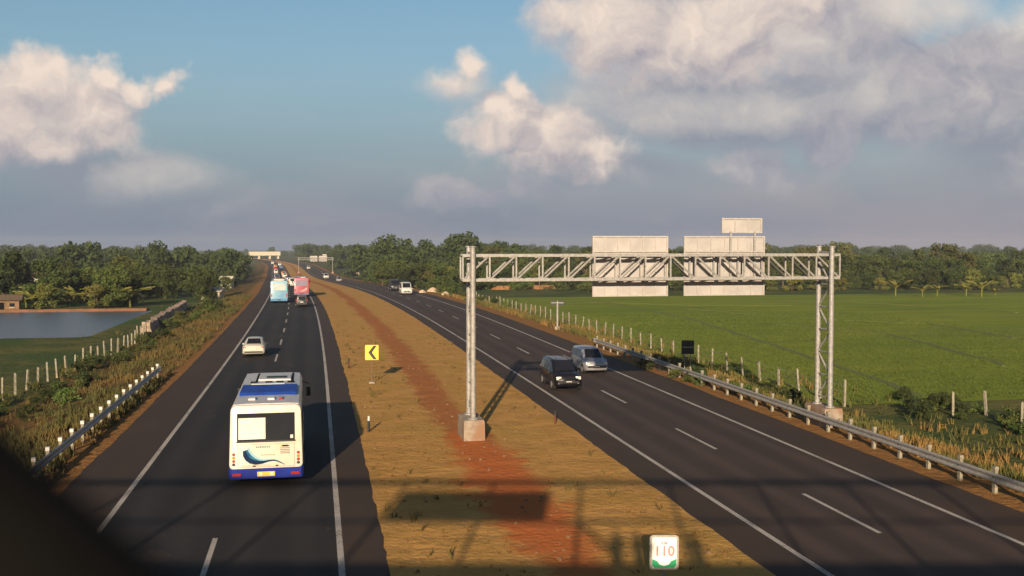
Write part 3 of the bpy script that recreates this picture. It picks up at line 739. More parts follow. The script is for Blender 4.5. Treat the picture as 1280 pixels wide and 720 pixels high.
VAN = [(-2.4, .42, 1.1, 1.3, .84, .74, 'r'), (-2.32, .32, 1.12, 1.95, .92, .76, 's'), (-1.2, .28, 1.1, 2.05, .94, .76, 's'), (0, .26, 1.1, 2.05, .94, .76, 's'), (1.25, .26, 1.1, 1.98, .94, .74, 'sf'), (2.0, .26, 1.08, 1.18, .93, .78, ''), (2.35, .30, .92, .98, .86, .74, ''), (2.42, .36, .75, .80, .78, .7, '')]
p_black = paint('black_car_paint', (.012, .011, .016), .2, .22); p_silver = paint('silver_car_paint', (.42, .42, .46), .4, .3); p_cream = paint('pearl_car_paint', (.54, .51, .44), .1, .3)
p_white = paint('white_car_paint', (.60, .59, .56), 0, .3); p_red = paint('red_car_paint', (.35, .03, .03), .1, .3); p_grey = paint('grey_car_paint', (.030, .030, .034), .1, .35); p_teal = paint('teal_car_paint', (.14, .32, .34), .1, .3)
def hl(m, x, y, z, dx, dz): return ('headlamp', m, x, y, z, dx, .10, dz)
def tl(x, y, z, dx, dz): return ('tail_lamp', M['brake'], x, y, z, dx, .10, dz)
suv = car('suv_car', 'glossy black off-roader coming towards the camera in the inner lane', 'car', p_black, SUV, [(-1.3, .36), (1.3, .36)], [hl(M['lamp'], .60, 2.11, .80, .30, .20), tl(.74, -2.09, 1.0, .14, .3), ('fog_lamp', M['lamp'], .58, 2.14, .52, .14, .06, .09)], roofrails=True)
suv.location = W(14.75, 61.2); suv.rotation_euler = (0, 0, R(180))
mpv = car('people_carrier', 'silver people carrier beside the outer edge line just behind the black car', 'car', p_silver, MPV, [(-1.3, .31), (1.3, .31)], [hl(M['lamp'], .61, 2.04, .72, .26, .20), tl(.74, -2.06, 1.0, .14, .34)])
mpv.location = W(18.55, 68.5); mpv.rotation_euler = (0, 0, R(180))
sed = car('saloon_car', 'pearl cream saloon driving away ahead of the white bus', 'car', p_cream, SEDAN, [(-1.3, .30), (1.32, .30)], [hl(M['lamp'], .58, 2.05, .66, .24, .14), tl(.66, -2.13, .80, .24, .13)], plate='platew')
sed.location = W(-4.75, pix(315, 447).y+2.1)
dk = car('hatchback_car', 'dark grey car following close behind the pink bus', 'car', p_grey, MPV, [(-1.3, .31), (1.3, .31)], [hl(M['lamp'], .61, 2.04, .72, .26, .20), tl(.74, -2.06, 1.0, .14, .34)], plate='platew')
dk.location = W(-1.15, pix(380, 384).y+2)
van = car('minivan', 'white van coming towards the camera in the outer lane beyond the gantry post', 'van', p_white, VAN, [(-1.5, .34), (1.5, .34)], [hl(M['lamp'], .68, 2.34, .84, .26, .2), tl(.8, -2.38, 1.1, .12, .4)])
van.scale = (1.12, 1.1, 1.12)
van.location = W(18.3, pix(503, 368).y); van.rotation_euler = (0, 0, R(180))
def recolour(src, label, m, t, y, rz=0, cat='car'):
    c = copy_tree(src); c['label'] = label; c['category'] = cat
    for ch in c.children:
        if ch.name.split('.')[0] in ('body', 'mirror'):
            ch.data = ch.data.copy(); ch.data.materials[0] = m
    c.location = W(t, y); c.rotation_euler = (0, 0, rz+math.atan2(xc(y)-xc(y+1), 1)); return c
recolour(van, 'dark grey van half hidden behind the white van', p_grey, 19.0, van.location.y+26, R(180), 'van')
FAR = [(van, 'tiny white van in the queue just past the light blue bus', p_white, -1.4, 262, 0, 'van'), (sed, 'tiny teal car left of the white van past the light blue bus', p_teal, -4.9, 255, 0, 'car'),
       (mpv, 'tiny silver car in the far queue of traffic', p_silver, -1.3, 335, 0, 'car'), (mpv, 'tiny red car in the far queue of traffic', p_red, -4.8, 350, 0, 'car'), (van, 'tiny grey van in the far queue of traffic', p_grey, -4.9, 420, 0, 'van'),
       (van, 'tiny cream van in the far queue of traffic', p_cream, -1.3, 450, 0, 'van'), (van, 'tiny red van at the end of the far queue', p_red, -4.8, 600, 0, 'van'), (van, 'tiny white van on the far bend below the cream overbridge', p_white, -4.8, 800, 0, 'van'),
       (van, 'tiny white van coming past the distant gantry on the right carriageway', p_white, 15.1, 430, 180, 'van'), (mpv, 'tiny bluish grey car coming along the far right carriageway', p_silver, 15.1, 345, 180, 'car'), (van, 'tiny pale van farthest off on the right carriageway', p_cream, 15.1, 640, 180, 'van')]
p_blue = paint('blue_car_paint', (.05, .10, .22)); p_or = paint('orange_truck_paint', (.40, .16, .05))
FAR += [(mpv, 'tiny white car second in the inner lane past the buses', p_white, -1.2, 300, 0, 'car'), (sed, 'tiny dark car in the outer lane past the buses', p_black, -4.9, 295, 0, 'car'), (van, 'tiny blue van in the far queue', p_blue, -4.8, 385, 0, 'van'), (mpv, 'tiny black car in the far queue', p_black, -1.2, 390, 0, 'car'),
 (van, 'tiny orange van in the far queue', p_or, -1.3, 500, 0, 'van'), (van, 'tiny beige van in the far queue below the distant gantry', p_cream, -4.7, 540, 0, 'van'), (van, 'tiny brown van near the end of the far queue', p_or, -4.7, 680, 0, 'van'), (van, 'tiny blue van near the end of the far queue', p_blue, -1.2, 650, 0, 'van'), (van, 'tiny white van last but one on the far bend', p_white, -1.2, 740, 0, 'van'), (van, 'tiny grey van on the far bend', p_grey, -1.2, 860, 0, 'van'), (mpv, 'tiny black car coming past the distant gantry', p_black, 18.5, 520, 180, 'car')]
for s, lb, m, t, y, rz, ct in FAR: recolour(s, lb, m, t, y, R(rz), ct)

# ---- buses
def bus(label, W_, H_, Ln, skin, trim, rear_style, roof):
    root = empty('bus', (0, 0, 0), 0, label=label, cat='bus')
    hw = W_/2; zb = .62
    def ring(y, k, kz, lean=0):
        w = hw*k; h0, h1 = zb, H_*kz; rr = .22
        pts = rrect(2*w, h1-h0, rr, 4); c = (h0+h1)/2
        return [(x*(1-.045*max(0, (z+c-1.3)/(H_-1.3))), y+lean*((z+c-zb)/(H_-zb)), z+c) for x, z in pts]
    # tail leans forward a little at the top
    rings = [ring(0, .93, .97, .30), ring(.05, .985, .992, .27), ring(.16, 1, 1, .22), ring(1.2, 1, 1, .05), ring(Ln-1.2, 1, 1, 0), ring(Ln-.2, 1, .995, -.2), ring(Ln-.04, .98, .985, -.26), ring(Ln, .93, .965, -.3)]
    body = MB().loft(rings).build('body', skin, root, smooth=True)
    # skirt and bumpers
    sk = [[(x*k, y, z) for x, z in ((-hw, .32), (hw, .32), (hw, .70), (-hw, .70))] for y, k in ((-.03, .95), (.10, 1.012), (Ln-.1, 1.012), (Ln+.03, .95))]
    MB().loft(sk).build('skirt', trim, root, bevel=.03)
    yat = lambda z: .30*((z-zb)/(H_-zb))-.004                      # face of the tail at height z
    def on_tail(nm, m, pts, off, parent=root, th=.012):
        mb = MB(); n = len(pts)
        mb.add([(x, yat(z)-off-th, z) for x, z in pts]+[(x, yat(z)+.02-off, z) for x, z in pts], [tuple(range(n)), tuple(range(2*n-1, n-1, -1))]+[(i, (i+1) % n, n+(i+1) % n, n+i) for i in range(n)])
        return mb.build(nm, m, parent)
    rw = lambda x0, x1, z0, z1: [(x0, z0), (x1, z0), (x1, z1), (x0, z1)]
    rear_style(on_tail, rw, hw, H_, root)
    # side windows, each pane a piece of the band
    for s in (1, -1):
        mb = MB(); n = 7; y0, y1 = 1.0, Ln-1.5; dy = (y1-y0)/n
        for i in range(n):
            a, c = y0+dy*i+.04, y0+dy*(i+1)-.04
            xx = lambda z: s*(hw*(1-.045*(z-1.3)/(H_-1.3))+.006)
            z0, z1 = H_*.53, H_*.86
            vs = [(xx(z0), a, z0), (xx(z0), c, z0), (xx(z1), c, z1), (xx(z1), a, z1)]
            mb.add(vs+[(v[0]-s*.03, v[1], v[2]) for v in vs], [(0,1,2,3),(4,5,6,7),(0,1,5,4),(1,2,6,5),(2,3,7,6),(3,0,4,7)])
        mb.build('side_window', M['glass'], root)
        for wy in (2.3, Ln-2.2):
            MB().tube((s*(hw-.3), wy, .52), (s*(hw+.016), wy, .52), .56, n=24).build('wheel_arch', M['black'], body)
            w = MB().tube((s*(hw-.28), wy, .48), (s*(hw+.02), wy, .48), .48, n=24).build('wheel', M['rubber'], root, smooth=True)
            MB().tube((s*(hw+.0), wy, .48), (s*(hw+.03), wy, .48), .26, n=16).build('rim', M['rim'], w)
        mb = MB(); mb.tube((s*(hw-.1), Ln+.0, H_*.86), (s*(hw+.22), Ln+.25, H_*.80), .025, n=6); mb.build('mirror_arm', M['black'], root)
        MB().box((s*(hw+.22), Ln+.25, H_*.68), (.20, .10, .42)).build('mirror', M['black'], root, bevel=.03)
    ws = [(-hw*.88, H_*.45), (hw*.88, H_*.45), (hw*.82, H_*.86), (-hw*.82, H_*.86)]
    mb = MB(); mb.add([(x, Ln+.015-.3*((z-zb)/(H_-zb)), z) for x, z in ws]+[(x, Ln-.05-.3*((z-zb)/(H_-zb)), z) for x, z in ws], [(0,1,2,3),(7,6,5,4),(0,1,5,4),(1,2,6,5),(2,3,7,6),(3,0,4,7)]); mb.build('windscreen', M['glass'], root)
    roof(root, hw, H_, Ln)
    return root
m_blue = mat('bus_blue', (.02, .07, .38), (.016, .05, .30), 2, .6, spec=.15); m_deep = mat('skirt_blue', (.016, .03, .24), (.012, .022, .19), 2, .6, spec=.12)
m_cream = mat('bus_cream', (.70, .64, .53), (.64, .58, .47), 1.5, .4, coat=.3); m_roofg = mat('roof_grey', (.50, .50, .52), (.42, .42, .44), 3, .5)
m_teal = mat('swoosh_teal', (.035, .15, .25), (.015, .07, .17), 3, .75, spec=.08); m_navy = mat('swoosh_navy', (.008, .02, .06), (.012, .035, .09), 3, .75, spec=.08); m_sky = mat('swoosh_pale', (.22, .42, .52), (.30, .48, .55), 3, .75, spec=.08)
m_let = mat('teal_lettering', (.10, .24, .24), (.14, .26, .24)); m_tan = mat('tan_lettering', (.34, .25, .15), (.34, .27, .18))
def rear_white(on, rw, hw, H, root):
    wn = on('rear_window', M['glass'], rw(-1.02, 1.02, 1.68, 2.66), .004)
    on('window_panel', m_cream, rw(-.97, -.02, 1.74, 2.50), .018, wn)
    on('window_frame', M['black'], rw(-1.05, 1.05, 1.62, 1.675), .006, wn)
    on('sticker', m_cream, rw(.86, .96, 1.74, 1.86), .018, wn)
    mb_pts = lambda ts, wd: None
    def band(nm, m, ctr, off):
        up, dn = [], []
        for i, (x, z, w) in enumerate(ctr):
            a = ctr[max(0, i-1)]; c = ctr[min(len(ctr)-1, i+1)]; d = Vector((c[0]-a[0], c[1]-a[1])).normalized(); nx, nz = -d.y, d.x
            up.append((x+nx*w, z+nz*w)); dn.append((x-nx*w, z-nz*w))
        mb = MB(); n = len(ctr); vs = []
        for x, z in up+dn: vs.append((x, .30*((z-.62)/(H-.62))-.004-off, z))
        mb.add(vs, [(i, i+1, n+i+1, n+i) for i in range(n-1)]); return mb.build(nm, m, root)
    C = [(-.72, 1.36), (-.68, 1.22), (-.60, 1.10), (-.48, 1.0), (-.32, .94), (-.14, .93), (.06, .965), (.24, .98), (.38, .95), (.52, .88), (.66, .80)]
    wd = [.10, .13, .14, .135, .11, .075, .05, .035, .025, .02, .008]
    band('swoosh', m_teal, [(x, z, w) for (x, z), w in zip(C, wd)], .014)
    band('swoosh', m_navy, [(x-.055*(w/.13), z-.045*(w/.13), w*.62) for (x, z), w in zip(C, wd)], .018)
    band('swoosh', m_sky, [(x+.10*(w/.13), z+.09*(w/.13), w*.30) for (x, z), w in zip(C, wd)], .018)
    for i in range(7): on('lettering', m_let, rw(-.36+i*.075, -.31+i*.075, 1.42, 1.485), .008, None or root, .004)
    on('emblem', m_navy, [(.52, 1.47), (.60, 1.44), (.76, 1.44), (.84, 1.47), (.76, 1.50), (.60, 1.50)], .008, root, .004)
    for i in range(6): on('lettering', m_tan, rw(-.18+i*.085, -.12+i*.085, 1.15, 1.185), .008, root, .004)
    for s in (1, -1):
        for k, z in enumerate((.86, .98, 1.10, 1.22)):
            pts = [(s*(hw-.17)+.055*math.cos(a*math.pi/6), z+.052*math.sin(a*math.pi/6)) for a in range(12)]
            on('tail_lamp', [M['black'], M['brake'], M['amber'], M['brake']][k], pts, .014, root, .02)
    m_seam = mat('panel_gap', (.16, .13, .10), (.12, .10, .08))
    on('panel_gap', m_seam, rw(-1.02, 1.02, .742, .752), .005, root, .004); on('panel_gap', m_seam, rw(-1.02, 1.02, 1.545, 1.553), .005, root, .004)
    for x in (-1.0, 1.0): on('panel_gap', m_seam, rw(x-.005, x+.005, .76, 1.54), .005, root, .004)
    on('grime', mat('road_grime', (.42, .34, .25), (.60, .53, .42), 3, .8), rw(-.85, .35, .76, .84), .003, root, .003)
    for k in range(4): on('vent_slot', m_seam, rw(.50, .84, 1.20+k*.06, 1.225+k*.06), .006, root, .004)
    for x in (-.42, .38): on('vent_latch', M['black'], rw(x-.05, x+.05, .76, .80), .014)
    mb = MB().box((0, -.055, .50), (.62, .03, .17)); pl = mb.build('licence_plate', M['plate'], root); MB().box((-.2, -.072, .50), (.12, .006, .11)).box((.2, -.072, .50), (.12, .006, .11)).build('plate_mark', m_cream, pl)
    for s in (-1, 1): MB().box((s*(hw-.28), -.06, .50), (.3, .03, .10)).build('reflector', M['brake'], root)
def roof_white(root, hw, H, Ln):
    w = hw*.955
    MB().loft([[(-w*.93, y, H+.004), (-w*.6, y, H+.03), (w*.6, y, H+.03), (w*.93, y, H+.004), (w*.93, y, H-.02), (-w*.93, y, H-.02)] for y in (.5, 1, 2, 4, 6, 8, Ln-.4)]).build('roof_panel', m_roofg, root)
    st = MB().loft([[(-w*.86, y, H+.01), (-w*.86, y, H+z), (w*.86, y, H+z), (w*.86, y, H+.01)] for y, z in ((2.55, .04), (2.7, .12), (5.0, .12), (5.2, .04))]).build('air_conditioner', m_blue, root, bevel=.02)
    MB().box((-.1, 5.45, H+.06), (1.35, .35, .10)).build('air_intake', M['white'], st, bevel=.02)
    for x, m in ((-.55, M['white']), (.15, M['white']), (.50, M['brake'])): MB().box((x, 1.55, H+.06), (.26 if m is M['white'] else .14, .5, .08)).build('roof_vent', m, root, bevel=.02)
    h = MB().box((.12, 7.6, H+.06), (1.35, 1.6, .09)).build('roof_hatch', m_roofg, root, bevel=.02)
    MB().box((.2, 7.4, H+.115), (.85, .6, .02)).build('hatch_grille', M['black'], h)
    for x in (-.7, -.1, .35, .8): MB().box((x, 6.25, H+.05), (.28, .25, .05)).build('roof_duct', M['dark'], root)
    for x in (-.62, .86): MB().box((x, 7.7, H+.035), (.07, 3.2, .03)).build('roof_rib', M['dark'], root)
b1 = bus('white and blue bus with a teal swoosh on its tail seen from behind', 2.62, 2.95, 10.0, m_cream, m_deep, rear_white, roof_white)
bp = pix(333, 609); b1.location = (bp.x, bp.y, 0); b1.rotation_euler = (0, 0, R(.5))
m_lb = mat('bus_light_blue', (.22, .40, .54), (.18, .36, .48), 1.5, .4, coat=.3); m_lbd = mat('bus_mid_blue', (.06, .22, .42), (.05, .18, .36), 2, .4); m_pk = mat('bus_pink', (.42, .10, .13), (.36, .085, .11), 1.5, .4, coat=.3); m_pp = mat('bus_purple', (.15, .11, .18), (.12, .09, .15), 2, .4)
def rear_plain(win, dec):
    def f(on, rw, hw, H, root):
        on('rear_window', win, rw(-.98, .98, H*.58, H*.88), .004)
        on('stripe', dec, [(-.3, H*.33), (.2, H*.36), (.7, H*.48), (1.0, H*.5), (1.0, H*.36), (.5, H*.27), (-.1, H*.27)], .006, root, .006)
        for s in (1, -1): on('tail_lamp', M['brake'], rw(s*(hw-.2)-.08, s*(hw-.2)+.08, H*.27, H*.42), .006)
        MB().box((0, -.055, .52), (.5, .03, .15)).build('licence_plate', M['plateb'], root)
    return f
def roof_plain(m):
    def f(root, hw, H, Ln):
        MB().loft([[(-hw*.86, y, H-.03), (-hw*.5, y, H+.03), (hw*.5, y, H+.03), (hw*.86, y, H-.03)] for y in (.45, Ln-.5)]).build('roof_panel', m, root)
        MB().box((0, 3.2, H+.12), (1.6, 2.2, .2)).build('air_conditioner', m, root, bevel=.05)
        MB().box((.3, 1.5, H+.1), (.9, .8, .12)).build('roof_vent', M['white'], root, bevel=.03)
    return f
b2 = bus('light blue bus in the left lane with a pale tail', 2.6, 3.4, 11, m_lb, m_lbd, rear_plain(mat('blinds_grey', (.42, .47, .46), (.3, .36, .38), 3, .3), m_lbd), roof_plain(mat('roof_cream', (.62, .56, .42), (.5, .45, .35), 1, .5)))
q = pix(349, 379); b2.location = (q.x, q.y, drop(q.y)); b2.rotation_euler = (0, 0, R(1.2))
b3 = bus('pink and purple bus ahead of the dark grey car', 2.6, 3.3, 11, m_pk, m_pp, rear_plain(m_pp, mat('pale_pink', (.5, .24, .24))), roof_plain(m_pp))
q = pix(377, 371); b3.location = (q.x, q.y, drop(q.y)); b3.rotation_euler = (0, 0, R(1.5))

# ------------------------------------------------------------------ vegetation
def leafmat(name, a, b_, rand=.75):
    m = mat(name, a, b_, .55, .75, spec=.2, rand=rand, lo=.3, hi=.7)
    T = Tree(m.node_tree); b = T.n['Principled BSDF']
    try:
        b.inputs['Subsurface Weight'].default_value = 0
    except Exception: pass
    return m
m_leaf = [leafmat('leaf_dark_green', (.034, .055, .014), (.058, .075, .020)), leafmat('leaf_olive', (.062, .074, .018), (.10, .098, .026)), leafmat('leaf_mid_green', (.044, .074, .016), (.078, .10, .023)), leafmat('leaf_yellow_green', (.10, .12, .024), (.16, .15, .036)), leafmat('leaf_deep_green', (.028, .042, .013), (.05, .06, .018))]  # five leaf colours, the last one the deepest green
m_bark = mat('bark', (.13, .09, .06), (.07, .05, .035), 4, .95, bump=.6)
def leaves(centres, radii, per, size, seed, flat=.75):
    r = np.random.default_rng(seed); V = []; 
    for c, rad in zip(centres, radii):
        n = max(4, int(per*rad*rad))
        d = r.normal(size=(n, 3)); d /= np.linalg.norm(d, axis=1)[:, None]
        p = np.array(c)+d*np.array([rad, rad, rad*flat])*(r.random((n, 1))**.35)
        nn = d+r.normal(size=(n, 3))*.8; nn /= np.linalg.norm(nn, axis=1)[:, None]
        a = np.cross(nn, r.normal(size=(n, 3))); a /= np.linalg.norm(a, axis=1)[:, None]; b_ = np.cross(nn, a)
        s = size*(.55+.9*r.random((n, 1)))
        V.append(np.stack([p-a*s, p+b_*s*.5, p+a*s, p-b_*s*.5], 1).reshape(-1, 3))
    V = np.concatenate(V); n = len(V)//4
    return V, n
def mesh_quads(name, V, n, m):
    me = bpy.data.meshes.new(name); me.vertices.add(4*n); me.vertices.foreach_set('co', V.astype(np.float32).ravel())
    me.loops.add(4*n); me.loops.foreach_set('vertex_index', np.arange(4*n, dtype=np.int32)); me.polygons.add(n)
    me.polygons.foreach_set('loop_start', np.arange(0, 4*n, 4, dtype=np.int32)); me.update(calc_edges=True); me.validate(); me.materials.append(m); return me
def crown_layout(seed, H, rad, base, k, spread=1.):
    r = np.random.default_rng(seed); cs, rs = [], []
    for i in range(k):
        a = r.random()*6.28; f = r.random()**.6; z = base+(H-base)*(.12+.8*r.random())
        env = math.sqrt(max(.05, 1-((z-(base+(H-base)*.45))/((H-base)*.62))**2))
        q = f*rad*env*spread; cs.append((math.cos(a)*q, math.sin(a)*q, z-.1*H*f)); rs.append(rad*(.22+.22*r.random()))
    cs.append((0, 0, base+(H-base)*.55)); rs.append(rad*.5)
    return cs, rs
def make_tree(seed, H, rad, base, k, per, size, m, label, group, name='tree', trunk=True, cat='tree'):
    root = empty(name, (0, 0, 0), 0, label=label, cat=cat, group=group)
    cs, rs = crown_layout(seed, H, rad, base, k)
    V, n = leaves(cs, rs, per, size, seed)
    o = bpy.data.objects.new('crown', mesh_quads('crown', V, n, m)); COL.objects.link(o); o.parent = root
    mb = MB(); r = random.Random(seed); pts = [Vector((0, 0, -.4)), Vector((r.uniform(-.15, .15), r.uniform(-.15, .15), base*.6)), Vector((r.uniform(-.3, .3), r.uniform(-.3, .3), base+(H-base)*.45))]
    tr = H*.022
    for a, c, r0, r1 in zip(pts, pts[1:], (tr*1.3, tr), (tr, tr*.6)): mb.tube(a, c, r0, r1, n=8)
    for c in cs[:min(6, k)]: mb.tube(pts[1].lerp(pts[2], r.uniform(.1, .9)), c, tr*.5, tr*.15, n=5)
    mb.build('trunk', m_bark, root, smooth=True)
    return root
def place(proto, used, t, y, sc, label, group, dz=0.):
    o = proto if proto.name not in used else copy_tree(proto)
    used.add(proto.name)
    o.location = W(t, y, dz); o.rotation_euler = (0, 0, random.uniform(0, 6.28)); o.scale = (sc*random.uniform(.9, 1.12), sc*random.uniform(.9, 1.12), sc); o['label'] = label; o['group'] = group
    return o
used = set()
KIND = [  # seed H rad base k per size mat
 make_tree(11, 9.5, 3.9, .7, 20, 105, .26, m_leaf[0], 'x', 'x'), make_tree(12, 8.0, 4.2, .5, 21, 110, .26, m_leaf[2], 'x', 'x'), make_tree(13, 10.5, 3.4, 1.6, 18, 95, .26, m_leaf[1], 'x', 'x'),
 make_tree(14, 7.0, 3.7, .2, 18, 120, .24, m_leaf[0], 'x', 'x'), make_tree(15, 12.0, 4.6, 5.2, 16, 80, .28, m_leaf[4], 'x', 'x'), make_tree(16, 6.0, 3.0, .2, 15, 140, .22, m_leaf[3], 'x', 'x')]
KL = ['dense dark green tree', 'spreading mid green tree', 'tall loose olive tree', 'low bushy dark tree', 'tall flat topped tree', 'small yellowish green tree']
# banana plants
def banana(seed, H, m, label, group):
    root = empty('banana_plant', (0, 0, 0), 0, label=label, cat='banana plant', group=group); r = random.Random(seed)
    mb = MB()
    for i in range(11):
        a = r.uniform(0, 6.28); ln = H*r.uniform(.55, .8); up = r.uniform(.85, 1.45); pts = []
        for k in range(6):
            f = k/5; rr = ln*f*math.cos(up*(1-f*.9)); z = H*.34+ln*(math.sin(up)*f-.42*f*f); pts.append((Vector((math.cos(a)*rr, math.sin(a)*rr, z)), .34*math.sin(math.pi*min(.97, f*.9+.08))))
        s = Vector((-math.sin(a), math.cos(a), 0)); n = len(pts)
        mb.add([p-s*w+Vector((0, 0, -.1)) for p, w in pts]+[p for p, w in pts]+[p+s*w+Vector((0, 0, -.1)) for p, w in pts], [(i, i+1, n+i+1, n+i) for i in range(n-1)]+[(n+i, n+i+1, 2*n+i+1, 2*n+i) for i in range(n-1)])
    mb.build('leaf_crown', m, root, smooth=True)
    MB().tube((0, 0, -.3), (0, 0, H*.55), .16, .09, n=8).build('stem', m_leaf[3], root); return root
m_ban = leafmat('banana_leaf', (.16, .17, .035), (.25, .22, .05), .6)
BAN = [banana(3, 4.2, m_ban, 'x', 'x'), banana(4, 3.6, m_ban, 'x', 'x')]
# left wood
def wood(n, tf, yf, kinds, zone, group, smin, smax):
    for i in range(n):
        t, y = tf(), yf(); k = random.choice(kinds)
        place(KIND[k], used, t, y, random.uniform(smin, smax), KL[k]+' '+zone, group)
ru = random.uniform
wood(28, lambda: ru(-26, -125), lambda: ru(170, 186), [1, 3, 5, 5, 1, 3], 'in the front row of the wood beyond the pond', 'trees beyond the pond', .5, .8)
wood(32, lambda: ru(-28, -150), lambda: ru(190, 245), [0, 1, 2, 3, 0], 'in the middle of the wood beyond the pond', 'trees beyond the pond', .75, 1.1)
wood(34, lambda: ru(-40, -230), lambda: ru(250, 350), [0, 1, 2, 0, 0], 'at the back of the wood beyond the pond', 'trees beyond the pond', 1.0, 1.3)
wood(30, lambda: ru(-17, -48), lambda: ru(195, 330), [3, 5, 1, 3, 0], 'close to the left roadside beyond the stone wall', 'left roadside trees', .5, .9)
o = place(KIND[4], used, *tz(pix(240, 352)), 1.25, 'tall flat topped tree rising highest above the left wood', 'trees beyond the pond')
# right tree line
def rline(n, px0, px1, d0, d1, kinds, zone, smin, smax):
    for i in range(n):
        px = px0+(px1-px0)*(i+ru(.1, .9))/n; dd = ru(d0, d1)
        v = FWD*dd+RGT*((px-640)/F*dd); t = v.x-xc(v.y); k = random.choice(kinds)
        place(KIND[k], used, t, v.y, random.uniform(smin, smax), KL[k]+' '+zone, 'trees beyond the paddy')
rline(40, 690, 1330, 236, 258, [3, 5, 1, 3, 5], 'in the front row beyond the paddy', .5, .85)
rline(36, 640, 1340, 268, 300, [0, 1, 2, 3], 'in the middle of the wood beyond the paddy', .8, 1.2)
rline(38, 560, 1350, 310, 380, [0, 0, 2, 1], 'at the back of the wood beyond the paddy', 1.1, 1.5)
rline(34, 470, 660, 250, 330, [0, 3, 1, 3, 5], 'beyond the right carriageway left of the gantry', .6, 1.05)
def put_ban(px, py, sc, label, group):
    p = pix(px, py); i = random.randrange(2); b_ = BAN[i]; place(b_, used, *tz(p), sc, label, group)
for px in (1122, 1158, 1170, 1205, 1232, 1240): put_ban(px+ru(-6, 6), 371.+ru(-1., 1), ru(.55, 1.15), 'yellow green banana plant at the far edge of the paddy', 'banana plants beyond the paddy')
for px in (30, 42, 52, 60, 70, 82, 95, 104, 118, 128, 140, 152, 160): put_ban(px+ru(-3, 3), 384+ru(-2.5, .5), ru(.7, 1.1), 'banana plant on the far bank of the pond', 'banana plants behind the pond')
# shrubs
SH = [make_tree(31, 1.7, 1.2, .15, 9, 420, .11, m_leaf[4], 'x', 'x', 'shrub', cat='shrub'), make_tree(32, 1.3, 1.1, .1, 9, 420, .10, m_leaf[2], 'x', 'x', 'shrub', cat='shrub'), make_tree(33, 1.1, .9, .1, 8, 420, .09, m_leaf[1], 'x', 'x', 'shrub', cat='shrub')]
SL = ['dark green shrub', 'mid green shrub', 'dry olive shrub']
def shrub(t, y, k, sc, zone, group): place(SH[k], used, t, y, sc, SL[k]+' '+zone, group)
for i in range(56): y = ru(38, 118); shrub(-16.4+ru(-1.6, 2.6)+max(0, (95-y))*-.03, y, random.choice((0, 1, 2, 0)), ru(.35, .85), 'along the left fence', 'shrubs along the left fence')
for i in range(26): y = ru(112, 190); shrub(-14.5+ru(-3, 2.), y, random.choice((0, 1, 2)), ru(.5, 1.1), 'on the left verge beyond the fence', 'shrubs on the left verge')
for i in range(20): px = ru(1130, 1290); p = pix(px, 500+(px-1130)*.22+ru(-6, 22)); shrub(*tz(p), random.choice((0, 0, 1)), ru(.4, .8), 'in the ditch right of the gantry leg', 'ditch shrubs')
for i in range(22): px = ru(790, 1010); p = pix(px, 455+(px-790)*.19+ru(2, 14)); shrub(*tz(p), random.choice((0, 1, 2)), ru(.35, .7), 'between the guard rail and the paddy fence', 'shrubs behind the guard rail')
for i in range(24): y = ru(150, 330); shrub(26+ru(-1, 5), y, random.choice((0, 1, 2)), ru(.7, 1.5), 'on the right verge beyond the paddy', 'shrubs on the far right verge')
for i in range(16): px = ru(600, 740); p = pix(px, 362+ru(-5, 4)); shrub(*tz(p), random.choice((1, 2)), ru(.7, 1.3), 'along the brown bank behind the paddy', 'shrubs on the brown bank')

# grass as stuff
def grass(name, n, tf, yf, m, h, w, seed, label, dens=None):
    r = np.random.default_rng(seed); vs = []; 
    for i in range(n):
        y = yf(r); t = tf(r, y)
        if dens and r.random() > dens(t, y): continue
        p = W(t, y); hh = h*(.5+r.random())
        for k in range(5):
            a = r.random()*6.28; lx, ly = math.cos(a), math.sin(a); q = Vector((p.x+r.normal()*w*1.8, p.y+r.normal()*w*1.8, p.z)); s = Vector((-ly, lx, 0))*w
            tip = q+Vector((lx*hh*.5, ly*hh*.5, hh)); vs += [q-s, q+s, tip+s*.25, tip-s*.25]
    V = np.array([tuple(v) for v in vs]); o = bpy.data.objects.new(name, mesh_quads(name, V, len(V)//4, m)); COL.objects.link(o); tag(o, label, 'grass', None, 'stuff')
m_g1 = mat('verge_blades', (.10, .085, .018), (.05, .06, .015), .5, .9, coords='World', c3=(.13, .085, .022)); m_g2 = mat('dry_blades', (.19, .10, .023), (.15, .085, .02), .8, .9, coords='World')
m_g3 = mat('ditch_blades', (.13, .115, .022), (.06, .07, .016), .5, .9, coords='World', c3=(.24, .135, .035))
def patchy(s): return lambda t, y: .5+.5*math.sin(t*1.3*s+y*.31)*math.sin(y*.47*s+t*.4)
grass('verge_grass', 9000, lambda r, y: -9.6-abs(r.normal())*3.6, lambda r: 24+r.random()**1.5*170, m_g1, .32, .035, 1, 'rough grass on the left verge', patchy(1))
grass('ditch_grass', 9000, lambda r, y: 24.4+abs(r.normal())*3.8, lambda r: 24+r.random()**1.5*170, m_g3, .38, .04, 2, 'dry grass between the right guard rail and the fence', patchy(.8))
grass('median_grass', 3500, lambda r, y: 2.2+r.random()*9.4, lambda r: 26+r.random()**1.4*110, m_g2, .055, .022, 3, 'short dry grass on the median', lambda t, y: 0 if abs(t-6.8) < 1.1 else patchy(1.2)(t, y)*.8)
m_g4 = mat('weed_blades', (.15, .095, .024), (.09, .075, .02), .8, .9, coords='World')
grass('median_weeds', 260, lambda r, y: 2.1+r.random()*9.6, lambda r: 28+r.random()**1.4*90, m_g4, .22, .03, 6, 'scattered taller weeds on the median', lambda t, y: 0 if abs(t-6.8) < 1.3 else patchy(.7)(t, y))
m_rice = mat('rice_blades', (.062, .092, .009), (.088, .112, .012), .12, .9, coords='World')
